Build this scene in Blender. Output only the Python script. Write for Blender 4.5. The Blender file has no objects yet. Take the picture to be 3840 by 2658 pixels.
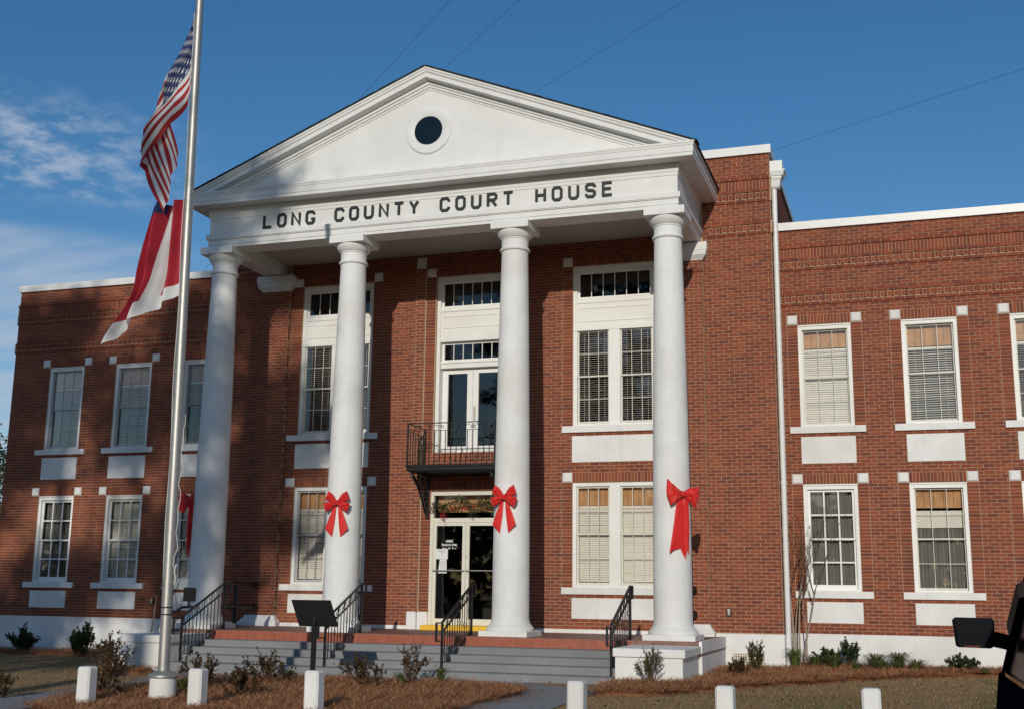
import bpy, bmesh, math, random
from mathutils import Vector, Matrix
rnd = random.Random(11)
SC = bpy.context.scene
COL = SC.collection
PI = math.pi
# world frame: x along the facade (centre of portico = 0), y away from the street, z = 0 at the foot of the brickwork
# ------------------------------------------------------------------ camera
cd = bpy.data.cameras.new('Camera'); CAM = bpy.data.objects.new('Camera', cd); COL.objects.link(CAM)
cd.sensor_width = 36.0; cd.lens = 41.448; cd.clip_start = 0.1; cd.clip_end = 3000
cf = Vector((-0.31198928, 0.9296378, 0.19605165)); cr = Vector((0.94875818, 0.3157524, 0.01258349)); cu = Vector((0.05020569, -0.18993152, 0.98051283))
CP = Vector((8.761, -24.271, 0.749))
CAM.matrix_world = Matrix(((cr.x, cu.x, -cf.x, CP.x), (cr.y, cu.y, -cf.y, CP.y), (cr.z, cu.z, -cf.z, CP.z), (0, 0, 0, 1)))
SC.camera = CAM
SC.render.resolution_x = 1024; SC.render.resolution_y = 708
# ------------------------------------------------------------------ light
SUN_D = Vector((-0.165, 1.0, -0.323)).normalized()
EL = math.asin(-SUN_D.z); AZ = math.atan2(-SUN_D.x, -SUN_D.y)
sl = bpy.data.lights.new('Sun', 'SUN'); sl.energy = 2.62; sl.angle = math.radians(0.53); sl.color = (1.0, 0.93, 0.82)
so = bpy.data.objects.new('Sun', sl); COL.objects.link(so)
so.rotation_euler = SUN_D.to_track_quat('-Z', 'Y').to_euler(); so.location = (20, -60, 40)
W = bpy.data.worlds.new('World'); SC.world = W; W.use_nodes = True
nt = W.node_tree; nt.nodes.clear()
def N(t, **kw):
    n = nt.nodes.new(t)
    for k, v in kw.items(): setattr(n, k, v)
    return n
def L(a, b): nt.links.new(a, b)
def MATH(op, a, b=None, c=None, clamp=False):
    n = N('ShaderNodeMath', operation=op); n.use_clamp = clamp
    for i, q in enumerate((a, b, c)):
        if q is None: continue
        if isinstance(q, (int, float)): n.inputs[i].default_value = q
        else: L(q, n.inputs[i])
    return n.outputs[0]
def sstep(x, a, b):
    n = N('ShaderNodeMapRange', interpolation_type='SMOOTHSTEP'); L(x, n.inputs[0])
    n.inputs[1].default_value = a; n.inputs[2].default_value = b
    return n.outputs[0]
def noise(vec, scale, detail=4, rough=.55, w=None):
    n = N('ShaderNodeTexNoise'); L(vec, n.inputs['Vector']); n.inputs['Scale'].default_value = scale
    n.inputs['Detail'].default_value = detail; n.inputs['Roughness'].default_value = rough
    return n.outputs['Fac']
sky = N('ShaderNodeTexSky', sky_type='NISHITA'); sky.sun_disc = False
sky.sun_elevation = EL; sky.sun_rotation = AZ; sky.air_density = 1.0; sky.dust_density = 0.35; sky.ozone_density = 3.0; sky.altitude = 30
tc = N('ShaderNodeTexCoord'); sep = N('ShaderNodeSeparateXYZ'); L(tc.outputs['Generated'], sep.inputs[0])
zz = MATH('MAXIMUM', sep.outputs[2], 0.02)
px = MATH('DIVIDE', sep.outputs[0], MATH('ADD', zz, 0.12)); py = MATH('DIVIDE', sep.outputs[1], MATH('ADD', zz, 0.12))
cv = N('ShaderNodeCombineXYZ'); L(px, cv.inputs[0]); L(py, cv.inputs[1])
cv2 = N('ShaderNodeCombineXYZ'); L(px, cv2.inputs[0]); L(MATH('MULTIPLY', py, 3.0), cv2.inputs[1])
puff = sstep(noise(cv.outputs[0], 12.0, 6, .6), .40, .68)
west = sstep(MATH('ADD', MATH('MULTIPLY', sep.outputs[0], -1.0), MATH('MULTIPLY', MATH('SUBTRACT', noise(cv.outputs[0], 2.2, 3), .5), .22)), .50, .62)
pm = MATH('MULTIPLY', MATH('MULTIPLY', puff, west), MATH('MULTIPLY', sstep(sep.outputs[2], .288, .312), sstep(sep.outputs[2], .385, .342)))
band = MATH('MULTIPLY', sstep(noise(cv2.outputs[0], 1.6, 5, .5), .30, .60), MATH('MULTIPLY', sstep(MATH('ADD', sep.outputs[2], MATH('MULTIPLY', noise(cv.outputs[0], 2.6, 3), .04)), .302, .282), west))
clf = MATH('MAXIMUM', MATH('MULTIPLY', pm, .75), MATH('MULTIPLY', band, .70), clamp=True)
mx = N('ShaderNodeMix', data_type='RGBA'); L(clf, mx.inputs['Factor']); hs = N('ShaderNodeHueSaturation'); hs.inputs['Saturation'].default_value = 1.24; hs.inputs['Value'].default_value = 1.10; L(sky.outputs[0], hs.inputs['Color']); L(hs.outputs[0], mx.inputs['A'])
SKY_S = 0.085
mx.inputs['B'].default_value = (.42 / SKY_S, .50 / SKY_S, .62 / SKY_S, 1)
bg = N('ShaderNodeBackground'); L(mx.outputs['Result'], bg.inputs[0]); bg.inputs[1].default_value = SKY_S
wo = N('ShaderNodeOutputWorld'); L(bg.outputs[0], wo.inputs[0])
vs = SC.view_settings; vs.view_transform = 'Standard'; vs.look = 'None'; vs.exposure = 0.0; vs.gamma = 1.0; vs.use_curve_mapping = False
SC.render.engine = 'CYCLES'

# ------------------------------------------------------------------ materials
M = {}
def newmat(name):
    m = bpy.data.materials.new(name); m.use_nodes = True
    global nt
    nt = m.node_tree; nt.nodes.clear(); M[name] = m
    out = N('ShaderNodeOutputMaterial'); p = N('ShaderNodeBsdfPrincipled'); L(p.outputs[0], out.inputs[0])
    return m, p, out
def c4(c): return (c[0], c[1], c[2], 1)
def ramp(fac, stops):
    r = N('ShaderNodeValToRGB'); L(fac, r.inputs[0]); e = r.color_ramp.elements
    while len(e) < len(stops): e.new(.5)
    for i, (p, c) in enumerate(stops): e[i].position = p; e[i].color = c4(c)
    return r.outputs[0]
def pos():
    g = N('ShaderNodeNewGeometry'); return g.outputs['Position']
def mix(f, a, b, blend='MIX'):
    n = N('ShaderNodeMix', data_type='RGBA', blend_type=blend)
    if isinstance(f, (int, float)): n.inputs['Factor'].default_value = f
    else: L(f, n.inputs['Factor'])
    for k, q in (('A', a), ('B', b)):
        if isinstance(q, tuple): n.inputs[k].default_value = c4(q)
        else: L(q, n.inputs[k])
    return n.outputs['Result']
def bump(p, h, strength=.3, dist=.01):
    b = N('ShaderNodeBump'); b.inputs['Strength'].default_value = strength; b.inputs['Distance'].default_value = dist
    L(h, b.inputs['Height']); L(b.outputs[0], p.inputs['Normal'])
def mat(name, col, rough=.6, var=.12, scale=6, bmp=0, bscale=60, metal=0, spec=.4, tint=None, big=.6, streak=0):
    m, p, o = newmat(name)
    P = pos(); n1 = noise(P, scale, 5, .6); n2 = noise(P, big, 3)
    lo = tuple(c * (1 - var) for c in col); hi = tuple(min(1, c * (1 + var)) for c in col)
    c = ramp(n1, [(.3, lo), (.7, hi)])
    if tint: c = mix(sstep(n2, .45, .7), c, tint)
    if streak:
        vm = N('ShaderNodeVectorMath', operation='MULTIPLY'); L(P, vm.inputs[0]); vm.inputs[1].default_value = (9, 9, .7)
        f = MATH('MULTIPLY', sstep(noise(vm.outputs[0], 1.0, 4, .6), .52, .80), sstep(noise(P, .9, 3), .40, .62))
        c = mix(MATH('MULTIPLY', f, streak * 3), c, tuple(q * .70 for q in (col[0], col[1] * .985, col[2] * .94)))
        L(ramp(n1, [(0, (rough * .75,) * 3), (1, (min(1, rough * 1.2),) * 3)]), p.inputs['Roughness'])
    L(c, p.inputs['Base Color']); p.inputs['Roughness'].default_value = rough; p.inputs['Metallic'].default_value = metal
    p.inputs['Specular IOR Level'].default_value = spec
    if bmp: bump(p, noise(P, bscale, 4), bmp, .01)
    return m
mat('white_paint', (.725, .725, .70), .5, .04, 3, .10, 40, tint=(.68, .68, .65), streak=.10)
mat('white_masonry', (.755, .755, .73), .75, .06, 2.5, .4, 22, tint=(.67, .66, .62), streak=.16)
mat('window_white', (.80, .80, .77), .45, .03, 5, tint=(.72, .71, .65))
mat('cream_metal', (.70, .68, .58), .42, .04, 4)
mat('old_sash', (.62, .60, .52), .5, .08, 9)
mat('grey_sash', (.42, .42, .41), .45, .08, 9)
mat('coping_metal', (.72, .72, .70), .4, .04, 1.5, spec=.5)
mat('mortar', (.43, .31, .20), .95, .18, 14, .3, 120)
mat('tile_red', (.33, .095, .052), .5, .16, 9, .1, 30)
mat('porch_floor', (.23, .115, .085), .6, .2, 6, .1, 30)
mat('step_grey', (.225, .23, .235), .8, .08, 4, .25, 90, tint=(.185, .19, .195), streak=.1)
mat('walk_grey', (.235, .24, .245), .85, .12, 3, .3, 70, tint=(.19, .185, .18))
mat('yellow_paint', (.80, .47, .03), .5, .07, 8)
mat('black_iron', (.010, .010, .011), .38, .3, 20, .1, 60)
mat('black_matte', (.006, .006, .007), .55, .2, 20)
mat('letter_black', (.014, .020, .020), .5, .2, 10)
mat('roof_shingle', (.035, .038, .030), .9, .4, 30, .5, 90)
mat('dark_glazing', (.004, .008, .010), .12, .1, 5, spec=.5)
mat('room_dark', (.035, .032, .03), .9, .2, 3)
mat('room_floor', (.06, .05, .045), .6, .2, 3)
mat('plank_wood', (.50, .27, .12), .6, .22, 7)
mat('blind_white', (.78, .76, .71), .6, .03, 4)
mat('curtain', (.20, .20, .195), .9, .08, 6)
mat('shade_white', (.74, .73, .69), .8, .03, 4)
mat('desk_wood', (.20, .055, .025), .4, .2, 6)
mat('aluminium', (.44, .425, .39), .5, .08, 12, metal=.75)
mat('rope_white', (.55, .55, .53), .8, .08, 20)
mat('vent_cream', (.62, .56, .44), .7, .1, 12)
mat('lamp_bronze', (.07, .06, .055), .4, .1, 10)
mat('lamp_lens', (.55, .52, .42), .3, .1, 10)
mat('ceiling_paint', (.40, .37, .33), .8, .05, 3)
mat('bark_grey', (.34, .27, .20), .9, .25, 25, .5, 60)
mat('bark_pine', (.12, .075, .05), .95, .3, 6, .6, 15)
mat('twig_brown', (.11, .065, .04), .9, .25, 30)
mat('paper', (.72, .73, .74), .8, .03, 8)
mat('text_white', (.80, .80, .80), .6, .01, 8)
mat('text_grey', (.25, .25, .26), .8, .01, 8)
mat('wire_black', (.02, .02, .022), .7, .1, 5)
mat('tyre', (.012, .012, .012), .85, .2, 30)
mat('car_trim', (.007, .007, .008), .55, .2, 20, spec=.15)
mat('amber', (.5, .12, .02), .3, .1, 10)
mat('berry', (.42, .012, .015), .35, .1, 20)
# car paint
m, p, o = newmat('car_paint'); p.inputs['Base Color'].default_value = (.005, .006, .010, 1); p.inputs['Roughness'].default_value = .22
p.inputs['Coat Weight'].default_value = .0; p.inputs['Specular IOR Level'].default_value = .0
m, p, o = newmat('chrome'); p.inputs['Base Color'].default_value = (.7, .7, .7, 1); p.inputs['Metallic'].default_value = 1; p.inputs['Roughness'].default_value = .12
m, p, o = newmat('mirror_glass'); p.inputs['Base Color'].default_value = (.004, .005, .009, 1); p.inputs['Roughness'].default_value = .25; p.inputs['Specular IOR Level'].default_value = .15
m, p, o = newmat('car_glass'); p.inputs['Base Color'].default_value = (.004, .006, .008, 1); p.inputs['Roughness'].default_value = .3; p.inputs['Specular IOR Level'].default_value = .05
# window glass: clear, with a mirror-like share that follows fresnel
def glassmat(name, tint, ior=1.5, boost=1.0, rough=.02):
    m, p, out = newmat(name); nt.nodes.remove(p)
    fr = N('ShaderNodeFresnel'); fr.inputs[0].default_value = ior
    t = N('ShaderNodeBsdfTransparent'); t.inputs[0].default_value = c4(tint)
    g = N('ShaderNodeBsdfGlossy'); g.inputs['Roughness'].default_value = rough
    P = pos(); b = N('ShaderNodeBump'); b.inputs['Strength'].default_value = .04; b.inputs['Distance'].default_value = .02
    L(noise(P, 2.2, 2), b.inputs['Height']); L(b.outputs[0], g.inputs['Normal'])
    s = N('ShaderNodeMixShader'); L(MATH('MULTIPLY', fr.outputs[0], boost, clamp=True), s.inputs[0]); L(t.outputs[0], s.inputs[1]); L(g.outputs[0], s.inputs[2]); L(s.outputs[0], out.inputs[0])
glassmat('glass', (.97, .965, .95), 1.5, 1.15)
glassmat('glass_dark', (.30, .32, .33), 1.5, 1.6)
# brick: every brick its own tone
m, p, o = newmat('brick')
g = N('ShaderNodeNewGeometry'); oi = N('ShaderNodeObjectInfo')
rv = MATH('FRACT', MATH('ADD', g.outputs['Random Per Island'], oi.outputs['Random']))
c = ramp(rv, [(0, (.170, .053, .038)), (.15, (.203, .057, .036)), (.4, (.238, .064, .035)), (.75, (.270, .073, .037)), (1, (.306, .088, .043))])
n1 = noise(g.outputs['Position'], 38, 5, .65); n2 = noise(g.outputs['Position'], .7, 4, .6)
c = mix(.55, c, ramp(n1, [(.25, (.55, .52, .5)), (.75, (1.25, 1.2, 1.15))]), 'MULTIPLY')
c = mix(MATH('MULTIPLY', sstep(n2, .52, .74), .45), c, (.155, .056, .037))
vm = N('ShaderNodeVectorMath', operation='MULTIPLY'); L(g.outputs['Position'], vm.inputs[0]); vm.inputs[1].default_value = (2.6, 2.6, .28)
c = mix(MATH('MULTIPLY', sstep(noise(vm.outputs[0], 1.0, 5, .65), .54, .76), .62), c, (.10, .042, .029))
c = mix(MATH('MULTIPLY', sstep(noise(g.outputs['Position'], 2.3, 5, .7), .60, .78), .28), c, (.37, .185, .11))
L(c, p.inputs['Base Color']); p.inputs['Roughness'].default_value = .85; p.inputs['Specular IOR Level'].default_value = .25
bump(p, n1, .5, .004)
# red velvet ribbon
m, p, o = newmat('ribbon_red'); P = pos()
L(ramp(noise(P, 45, 4), [(.3, (.50, .006, .006)), (.7, (.80, .020, .014))]), p.inputs['Base Color']); p.inputs['Roughness'].default_value = .65
p.inputs['Sheen Weight'].default_value = .5; p.inputs['Sheen Tint'].default_value = (1, .3, .25, 1)
bump(p, noise(P, 90, 3), .5, .004)
# foliage
def leafmat(name, cols, rough=.5, trans=.25, spec=.4):
    m, p, out = newmat(name)
    g = N('ShaderNodeNewGeometry'); oi = N('ShaderNodeObjectInfo')
    rv = MATH('FRACT', MATH('ADD', g.outputs['Random Per Island'], oi.outputs['Random']))
    c = ramp(rv, [(i / (len(cols) - 1), q) for i, q in enumerate(cols)])
    L(c, p.inputs['Base Color']); p.inputs['Roughness'].default_value = rough; p.inputs['Specular IOR Level'].default_value = spec
    t = N('ShaderNodeBsdfTranslucent'); L(c, t.inputs[0])
    s = N('ShaderNodeMixShader'); s.inputs[0].default_value = trans; L(p.outputs[0], s.inputs[1]); L(t.outputs[0], s.inputs[2]); L(s.outputs[0], out.inputs[0])
leafmat('leaf_holly', [(.018, .032, .012), (.035, .06, .018), (.06, .085, .025), (.03, .05, .02)])
leafmat('leaf_olive', [(.06, .065, .015), (.09, .09, .022), (.05, .06, .015), (.13, .11, .03), (.11, .055, .025)])
leafmat('leaf_rose', [(.045, .022, .015), (.085, .035, .02), (.04, .045, .015), (.12, .05, .02), (.06, .065, .02), (.17, .075, .02)])
leafmat('leaf_grass', [(.045, .075, .015), (.075, .115, .025), (.10, .13, .03), (.15, .14, .05)])
leafmat('leaf_pine', [(.02, .035, .012), (.035, .055, .018), (.05, .07, .022)])
leafmat('leaf_oak', [(.03, .045, .012), (.05, .07, .018), (.075, .085, .02), (.10, .10, .03)])
leafmat('leaf_garland', [(.012, .03, .014), (.022, .05, .02), (.05, .07, .03), (.12, .06, .02)])
leafmat('straw', [(.40, .18, .085), (.52, .26, .12), (.33, .14, .065), (.62, .36, .18), (.46, .20, .09)], .8, .15, .2)
leafmat('dry_grass', [(.40, .26, .14), (.48, .33, .18), (.30, .19, .10), (.15, .16, .05), (.26, .20, .08), (.55, .40, .23)], .8, .2, .2)
# ground sheets
def groundmat(name, a, b, c, s1, s2, bm):
    m, p, o = newmat(name); P = pos()
    n1 = noise(P, s1, 6, .7); n2 = noise(P, s2, 4, .6)
    L(mix(sstep(n2, .42, .62), ramp(n1, [(.3, a), (.7, b)]), c), p.inputs['Base Color']); p.inputs['Roughness'].default_value = .95
    p.inputs['Specular IOR Level'].default_value = .15; bump(p, n1, bm, .03)
groundmat('lawn_soil', (.26, .155, .08), (.42, .265, .14), (.31, .205, .10), 22, .9, .8)
groundmat('mulch_bed', (.22, .085, .04), (.46, .21, .10), (.34, .145, .07), 30, 1.4, 1.0)
groundmat('asphalt', (.045, .045, .047), (.065, .065, .066), (.05, .05, .05), 60, .5, .5)
# flag cloth (printed by the cloth's own uv)
def flagmat(name, us):
    m, p, out = newmat(name); uv = N('ShaderNodeUVMap'); sp = N('ShaderNodeSeparateXYZ'); L(uv.outputs[0], sp.inputs[0]); U, V = sp.outputs[0], sp.outputs[1]
    red, white, blue = (.42, .020, .022), (.78, .78, .77), (.018, .035, .13)
    if us:
        st = MATH('GREATER_THAN', MATH('MODULO', MATH('MULTIPLY', V, 6.5), 1.0), .5)
        c = mix(st, red, white)
        can = MATH('MULTIPLY', MATH('LESS_THAN', U, .40), MATH('LESS_THAN', V, .5385))
        # stars: rows of five-pointed stars, offset every other row
        r = MATH('MULTIPLY', V, 10 / .5385); row = MATH('FLOOR', MATH('ADD', r, 0))
        odd = MATH('MODULO', row, 2)
        a = MATH('ADD', MATH('MULTIPLY', U, 6 / .40), MATH('MULTIPLY', odd, .5))
        fx = MATH('MULTIPLY', MATH('SUBTRACT', MATH('FRACT', a), .5), 1.0); fy = MATH('MULTIPLY', MATH('SUBTRACT', MATH('FRACT', r), .5), 1.1)
        d = MATH('SQRT', MATH('ADD', MATH('MULTIPLY', fx, fx), MATH('MULTIPLY', fy, fy))); an = MATH('ARCTAN2', fx, fy)
        rad = MATH('ADD', .23, MATH('MULTIPLY', MATH('COSINE', MATH('MULTIPLY', an, 5)), .10))
        c = mix(can, c, mix(MATH('LESS_THAN', d, rad), blue, white))
    else:
        w1 = MATH('GREATER_THAN', V, .87)
        w2 = MATH('MULTIPLY', MATH('GREATER_THAN', U, .38), MATH('LESS_THAN', U, .56))
        bl = MATH('MULTIPLY', MATH('GREATER_THAN', U, .60), MATH('LESS_THAN', V, .10))
        c = mix(MATH('MAXIMUM', w1, w2), (.45, .012, .03), white); c = mix(bl, c, blue)
    L(c, p.inputs['Base Color']); p.inputs['Roughness'].default_value = .7; p.inputs['Sheen Weight'].default_value = .2
    t = N('ShaderNodeBsdfTranslucent'); L(c, t.inputs[0])
    s = N('ShaderNodeMixShader'); s.inputs[0].default_value = .3; L(p.outputs[0], s.inputs[1]); L(t.outputs[0], s.inputs[2]); L(s.outputs[0], out.inputs[0])
flagmat('flag_us', True); flagmat('flag_red', False)

# ------------------------------------------------------------------ mesh builder
class MB:
    def __init__(s): s.v = []; s.f = []
    def add(s, vs, fs):
        n = len(s.v); s.v += [tuple(q) for q in vs]; s.f += [tuple(i + n for i in f) for f in fs]; return s
    def box(s, x0, x1, y0, y1, z0, z1):
        return s.add([(x0, y0, z0), (x1, y0, z0), (x1, y1, z0), (x0, y1, z0), (x0, y0, z1), (x1, y0, z1), (x1, y1, z1), (x0, y1, z1)],
                     [(3, 2, 1, 0), (4, 5, 6, 7), (0, 1, 5, 4), (1, 2, 6, 5), (2, 3, 7, 6), (3, 0, 4, 7)])
    def cbox(s, x0, x1, y0, y1, z0, z1, b):
        # box with chamfered vertical and top edges
        o = [(x0 + b, y0), (x1 - b, y0), (x1, y0 + b), (x1, y1 - b), (x1 - b, y1), (x0 + b, y1), (x0, y1 - b), (x0, y0 + b)]
        i = [(x0 + b, y0 + b), (x1 - b, y0 + b), (x1 - b, y0 + b), (x1 - b, y1 - b), (x1 - b, y1 - b), (x0 + b, y1 - b), (x0 + b, y1 - b), (x0 + b, y0 + b)]
        vs = [(x, y, z0) for x, y in o] + [(x, y, z1 - b) for x, y in o] + [(x0 + b, y0 + b, z1), (x1 - b, y0 + b, z1), (x1 - b, y1 - b, z1), (x0 + b, y1 - b, z1)]
        fs = [tuple(range(7, -1, -1))] + [(k, (k + 1) % 8, 8 + (k + 1) % 8, 8 + k) for k in range(8)]
        fs += [(8, 9, 17, 16), (9, 10, 17), (10, 11, 18, 17), (11, 12, 18), (12, 13, 19, 18), (13, 14, 19), (14, 15, 16, 19), (15, 8, 16), (16, 17, 18, 19)]
        return s.add(vs, fs)
    def prism(s, pts, vec):
        n = len(pts); q = [(p[0] + vec[0], p[1] + vec[1], p[2] + vec[2]) for p in pts]
        return s.add(list(pts) + q, [tuple(range(n)), tuple(range(2 * n - 1, n - 1, -1))] + [((i + 1) % n, i, n + i, n + (i + 1) % n) for i in range(n)])
    def bar(s, a, b, w, h=None, up=(0, 0, 1)):
        # rectangular bar from a to b, w wide, h high
        h = h or w; a = Vector(a); b = Vector(b); d = (b - a).normalized(); u = Vector(up)
        if abs(d.dot(u)) > .98: u = Vector((1, 0, 0))
        r = d.cross(u).normalized() * w / 2; t = r.cross(d).normalized() * h / 2
        vs = [a - r - t, a + r - t, a + r + t, a - r + t, b - r - t, b + r - t, b + r + t, b - r + t]
        return s.add(vs, [(0, 1, 2, 3), (7, 6, 5, 4), (4, 5, 1, 0), (5, 6, 2, 1), (6, 7, 3, 2), (7, 4, 0, 3)])
    def tube(s, path, r, n=8, closed=False, caps=True):
        P = [Vector(q) for q in path]; m = len(P); rs = r if isinstance(r, (list, tuple)) else [r] * m
        vs = []; u = None
        for i in range(m):
            a = P[i - 1] if (i or closed) else P[0]; b = P[(i + 1) % m] if (i < m - 1 or closed) else P[-1]
            d = (b - a); d = d.normalized() if d.length > 1e-9 else Vector((0, 0, 1))
            if u is None:
                u = Vector((0, 0, 1)) if abs(d.z) < .9 else Vector((1, 0, 0))
            u = (u - d * u.dot(d)); u = u.normalized() if u.length > 1e-6 else d.orthogonal().normalized()
            w = d.cross(u)
            for k in range(n):
                t = 2 * PI * k / n; vs.append(P[i] + u * (rs[i] * math.cos(t)) + w * (rs[i] * math.sin(t)))
        fs = []
        for i in range(m if closed else m - 1):
            for k in range(n):
                a = i * n + k; b = i * n + (k + 1) % n; c = ((i + 1) % m) * n + (k + 1) % n; e = ((i + 1) % m) * n + k
                fs.append((a, b, c, e))
        if caps and not closed:
            fs.append(tuple(range(n - 1, -1, -1))); fs.append(tuple((m - 1) * n + k for k in range(n)))
        return s.add(vs, fs)
    def lathe(s, prof, c, n=48, axis='z'):
        vs = []; fs = []; m = len(prof)
        for (r, z) in prof:
            for k in range(n):
                t = 2 * PI * k / n; a, b = r * math.cos(t), r * math.sin(t)
                vs.append((c[0] + a, c[1] + b, c[2] + z) if axis == 'z' else (c[0] + a, c[1] + z, c[2] + b) if axis == 'y' else (c[0] + z, c[1] + a, c[2] + b))
        for i in range(m - 1):
            for k in range(n): fs.append((i * n + k, i * n + (k + 1) % n, (i + 1) * n + (k + 1) % n, (i + 1) * n + k))
        fs.append(tuple(range(n - 1, -1, -1))); fs.append(tuple((m - 1) * n + k for k in range(n)))
        return s.add(vs, fs)
    def ribbon(s, pts, w, y0, y1, closed=False):
        # mitred stroke in the xz plane, extruded from y0 to y1
        n = len(pts); A = []; B = []
        for i in range(n):
            p = Vector(pts[i]); a = Vector(pts[i - 1]) if (i or closed) else None; b = Vector(pts[(i + 1) % n]) if (i < n - 1 or closed) else None
            d1 = (p - a).normalized() if a is not None else None; d2 = (b - p).normalized() if b is not None else None
            d1 = d1 or d2; d2 = d2 or d1
            n1 = Vector((-d1.y, d1.x)); n2 = Vector((-d2.y, d2.x)); q = (n1 + n2)
            q = q / max(.35, q.dot(n1)) * (w / 2)
            A.append(p + q); B.append(p - q)
        vs = [(p.x, y0, p.y) for p in A] + [(p.x, y0, p.y) for p in B] + [(p.x, y1, p.y) for p in A] + [(p.x, y1, p.y) for p in B]
        fs = []
        for i in range(n if closed else n - 1):
            j = (i + 1) % n
            fs += [(i, j, n + j, n + i), (2 * n + j, 2 * n + i, 3 * n + i, 3 * n + j), (j, i, 2 * n + i, 2 * n + j), (n + i, n + j, 3 * n + j, 3 * n + i)]
        if not closed: fs += [(0, n, 3 * n, 2 * n), (n - 1, 3 * n - 1, 4 * n - 1, 2 * n - 1)]
        return s.add(vs, fs)
    def mesh(s, name, mt, smooth=None, fix=True):
        me = bpy.data.meshes.new(name); me.from_pydata(s.v, [], s.f)
        if fix:
            bm = bmesh.new(); bm.from_mesh(me); bmesh.ops.recalc_face_normals(bm, faces=bm.faces); bm.to_mesh(me); bm.free()
        for q in (mt if isinstance(mt, (list, tuple)) else [mt]): me.materials.append(M[q])
        if smooth is not None:
            me.polygons.foreach_set('use_smooth', [True] * len(me.polygons)); me.set_sharp_from_angle(angle=math.radians(smooth))
        return me
    def build(s, name, mt, parent=None, smooth=None, fix=True, org=None):
        if org is not None: s.v = [(a - org[0], b - org[1], c - org[2]) for a, b, c in s.v]
        o = link(name, s.mesh(name, mt, smooth, fix), parent)
        if org is not None: o.location = org
        return o
def link(name, data, parent=None):
    o = bpy.data.objects.new(name, data); COL.objects.link(o)
    if parent is not None: par(o, parent)
    return o
def wloc(p):
    v = Vector(p.location); q = p.parent
    if q is not None: v = v + Vector(q.get('_wl', (0, 0, 0))) - Vector(q.get('_wl', (0, 0, 0)))
    return v
def par(o, p):
    o.parent = p
    o.matrix_parent_inverse = Matrix.Translation(p['_wl']).inverted() if '_wl' in p else Matrix.Identity(4)
def thing(name, label, cat, loc=(0, 0, 0), group=None):
    o = bpy.data.objects.new(name, None); COL.objects.link(o); o.location = loc; o.empty_display_size = .2
    o['_wl'] = tuple(float(q) for q in loc); tag(o, label, cat, group); return o
def tag(o, label=None, cat=None, group=None, kind=None):
    if label: o['label'] = label
    if cat: o['category'] = cat
    if group: o['group'] = group
    if kind: o['kind'] = kind
    return o
def dup(o, parent, loc):
    c = o.copy(); COL.objects.link(c); c.location = loc; c.parent = parent; c.matrix_parent_inverse = o.matrix_parent_inverse; return c
# ------------------------------------------------------------------ the courthouse
CO = .0677; JT = .010; YC = -1.05; ZC = .014
CH = thing('courthouse', 'two storey red brick courthouse with white columned portico and pediment', 'courthouse', (0, 0, -.74))
BR = []          # bricks: (origin, along, normal, s0, s1, z0, z1, proud)
def fr(o, dx, n): return (Vector(o), Vector(dx), Vector(n))
FRONT0 = fr((0, 0, 0), (1, 0, 0), (0, -1, 0)); FRONTC = fr((0, YC, 0), (1, 0, 0), (0, -1, 0)); PILF = fr((0, YC - .10, 0), (1, 0, 0), (0, -1, 0))
def intervals(s0, s1, holes):
    iv = [(s0, s1)]
    for a, b in holes:
        nv = []
        for p, q in iv:
            if b <= p or a >= q: nv.append((p, q)); continue
            if a > p: nv.append((p, a))
            if b < q: nv.append((b, q))
        iv = nv
    return [(p, q) for p, q in iv if q - p > .02]
def courses(F, c0, c1, s0, s1, holes=(), z0=0., proud=.007, BL=.205, stack=False, phase=0.):
    for c in range(c0, c1):
        za = z0 + c * CO; zm = za + CO / 2
        for p, q in intervals(s0, s1, [(h[0], h[1]) for h in holes if h[2] < zm < h[3]]):
            if stack:
                BR.append((F, p + JT / 2, q - JT / 2, za + JT / 2, za + CO - JT / 2, proud)); continue
            off = phase + (BL / 2 if c % 2 else 0)
            k = math.floor((p - off) / BL); s = p
            while s < q - .004:
                e = min(q, off + (k + 1) * BL); k += 1
                if e - s < .03 and e < q - .01: e2 = min(q, off + (k + 1) * BL); e = e2; k += 1
                if q - e < .03: e = q
                BR.append((F, s + JT / 2, e - JT / 2, za + JT / 2, za + CO - JT / 2, proud)); s = e
def soldiers(F, s0, s1, z0, z1, proud=.007, alt=0.):
    n = max(1, round((s1 - s0) / CO)); w = (s1 - s0) / n
    for k in range(n):
        BR.append((F, s0 + k * w + .005, s0 + (k + 1) * w - .005, z0 + .005, z1 - .005, proud + (alt if k % 2 else 0)))
def backing(mb, F, s0, s1, z0, z1, holes=(), thick=.24, proud=0.):
    zs = sorted({z0, z1} | {h[2] for h in holes if z0 < h[2] < z1} | {h[3] for h in holes if z0 < h[3] < z1})
    o, dx, n = F
    for a, b in zip(zs[:-1], zs[1:]):
        for p, q in intervals(s0, s1, [(h[0], h[1]) for h in holes if h[2] < (a + b) / 2 < h[3]]):
            v = [o + dx * s + n * d + Vector((0, 0, z)) for z in (a, b) for s, d in ((p, proud), (q, proud), (q, -thick), (p, -thick))]
            mb.add(v, [(3, 2, 1, 0), (4, 5, 6, 7), (0, 1, 5, 4), (1, 2, 6, 5), (2, 3, 7, 6), (3, 0, 4, 7)])
CZ = lambda k, z0=0.: z0 + k * CO
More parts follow.
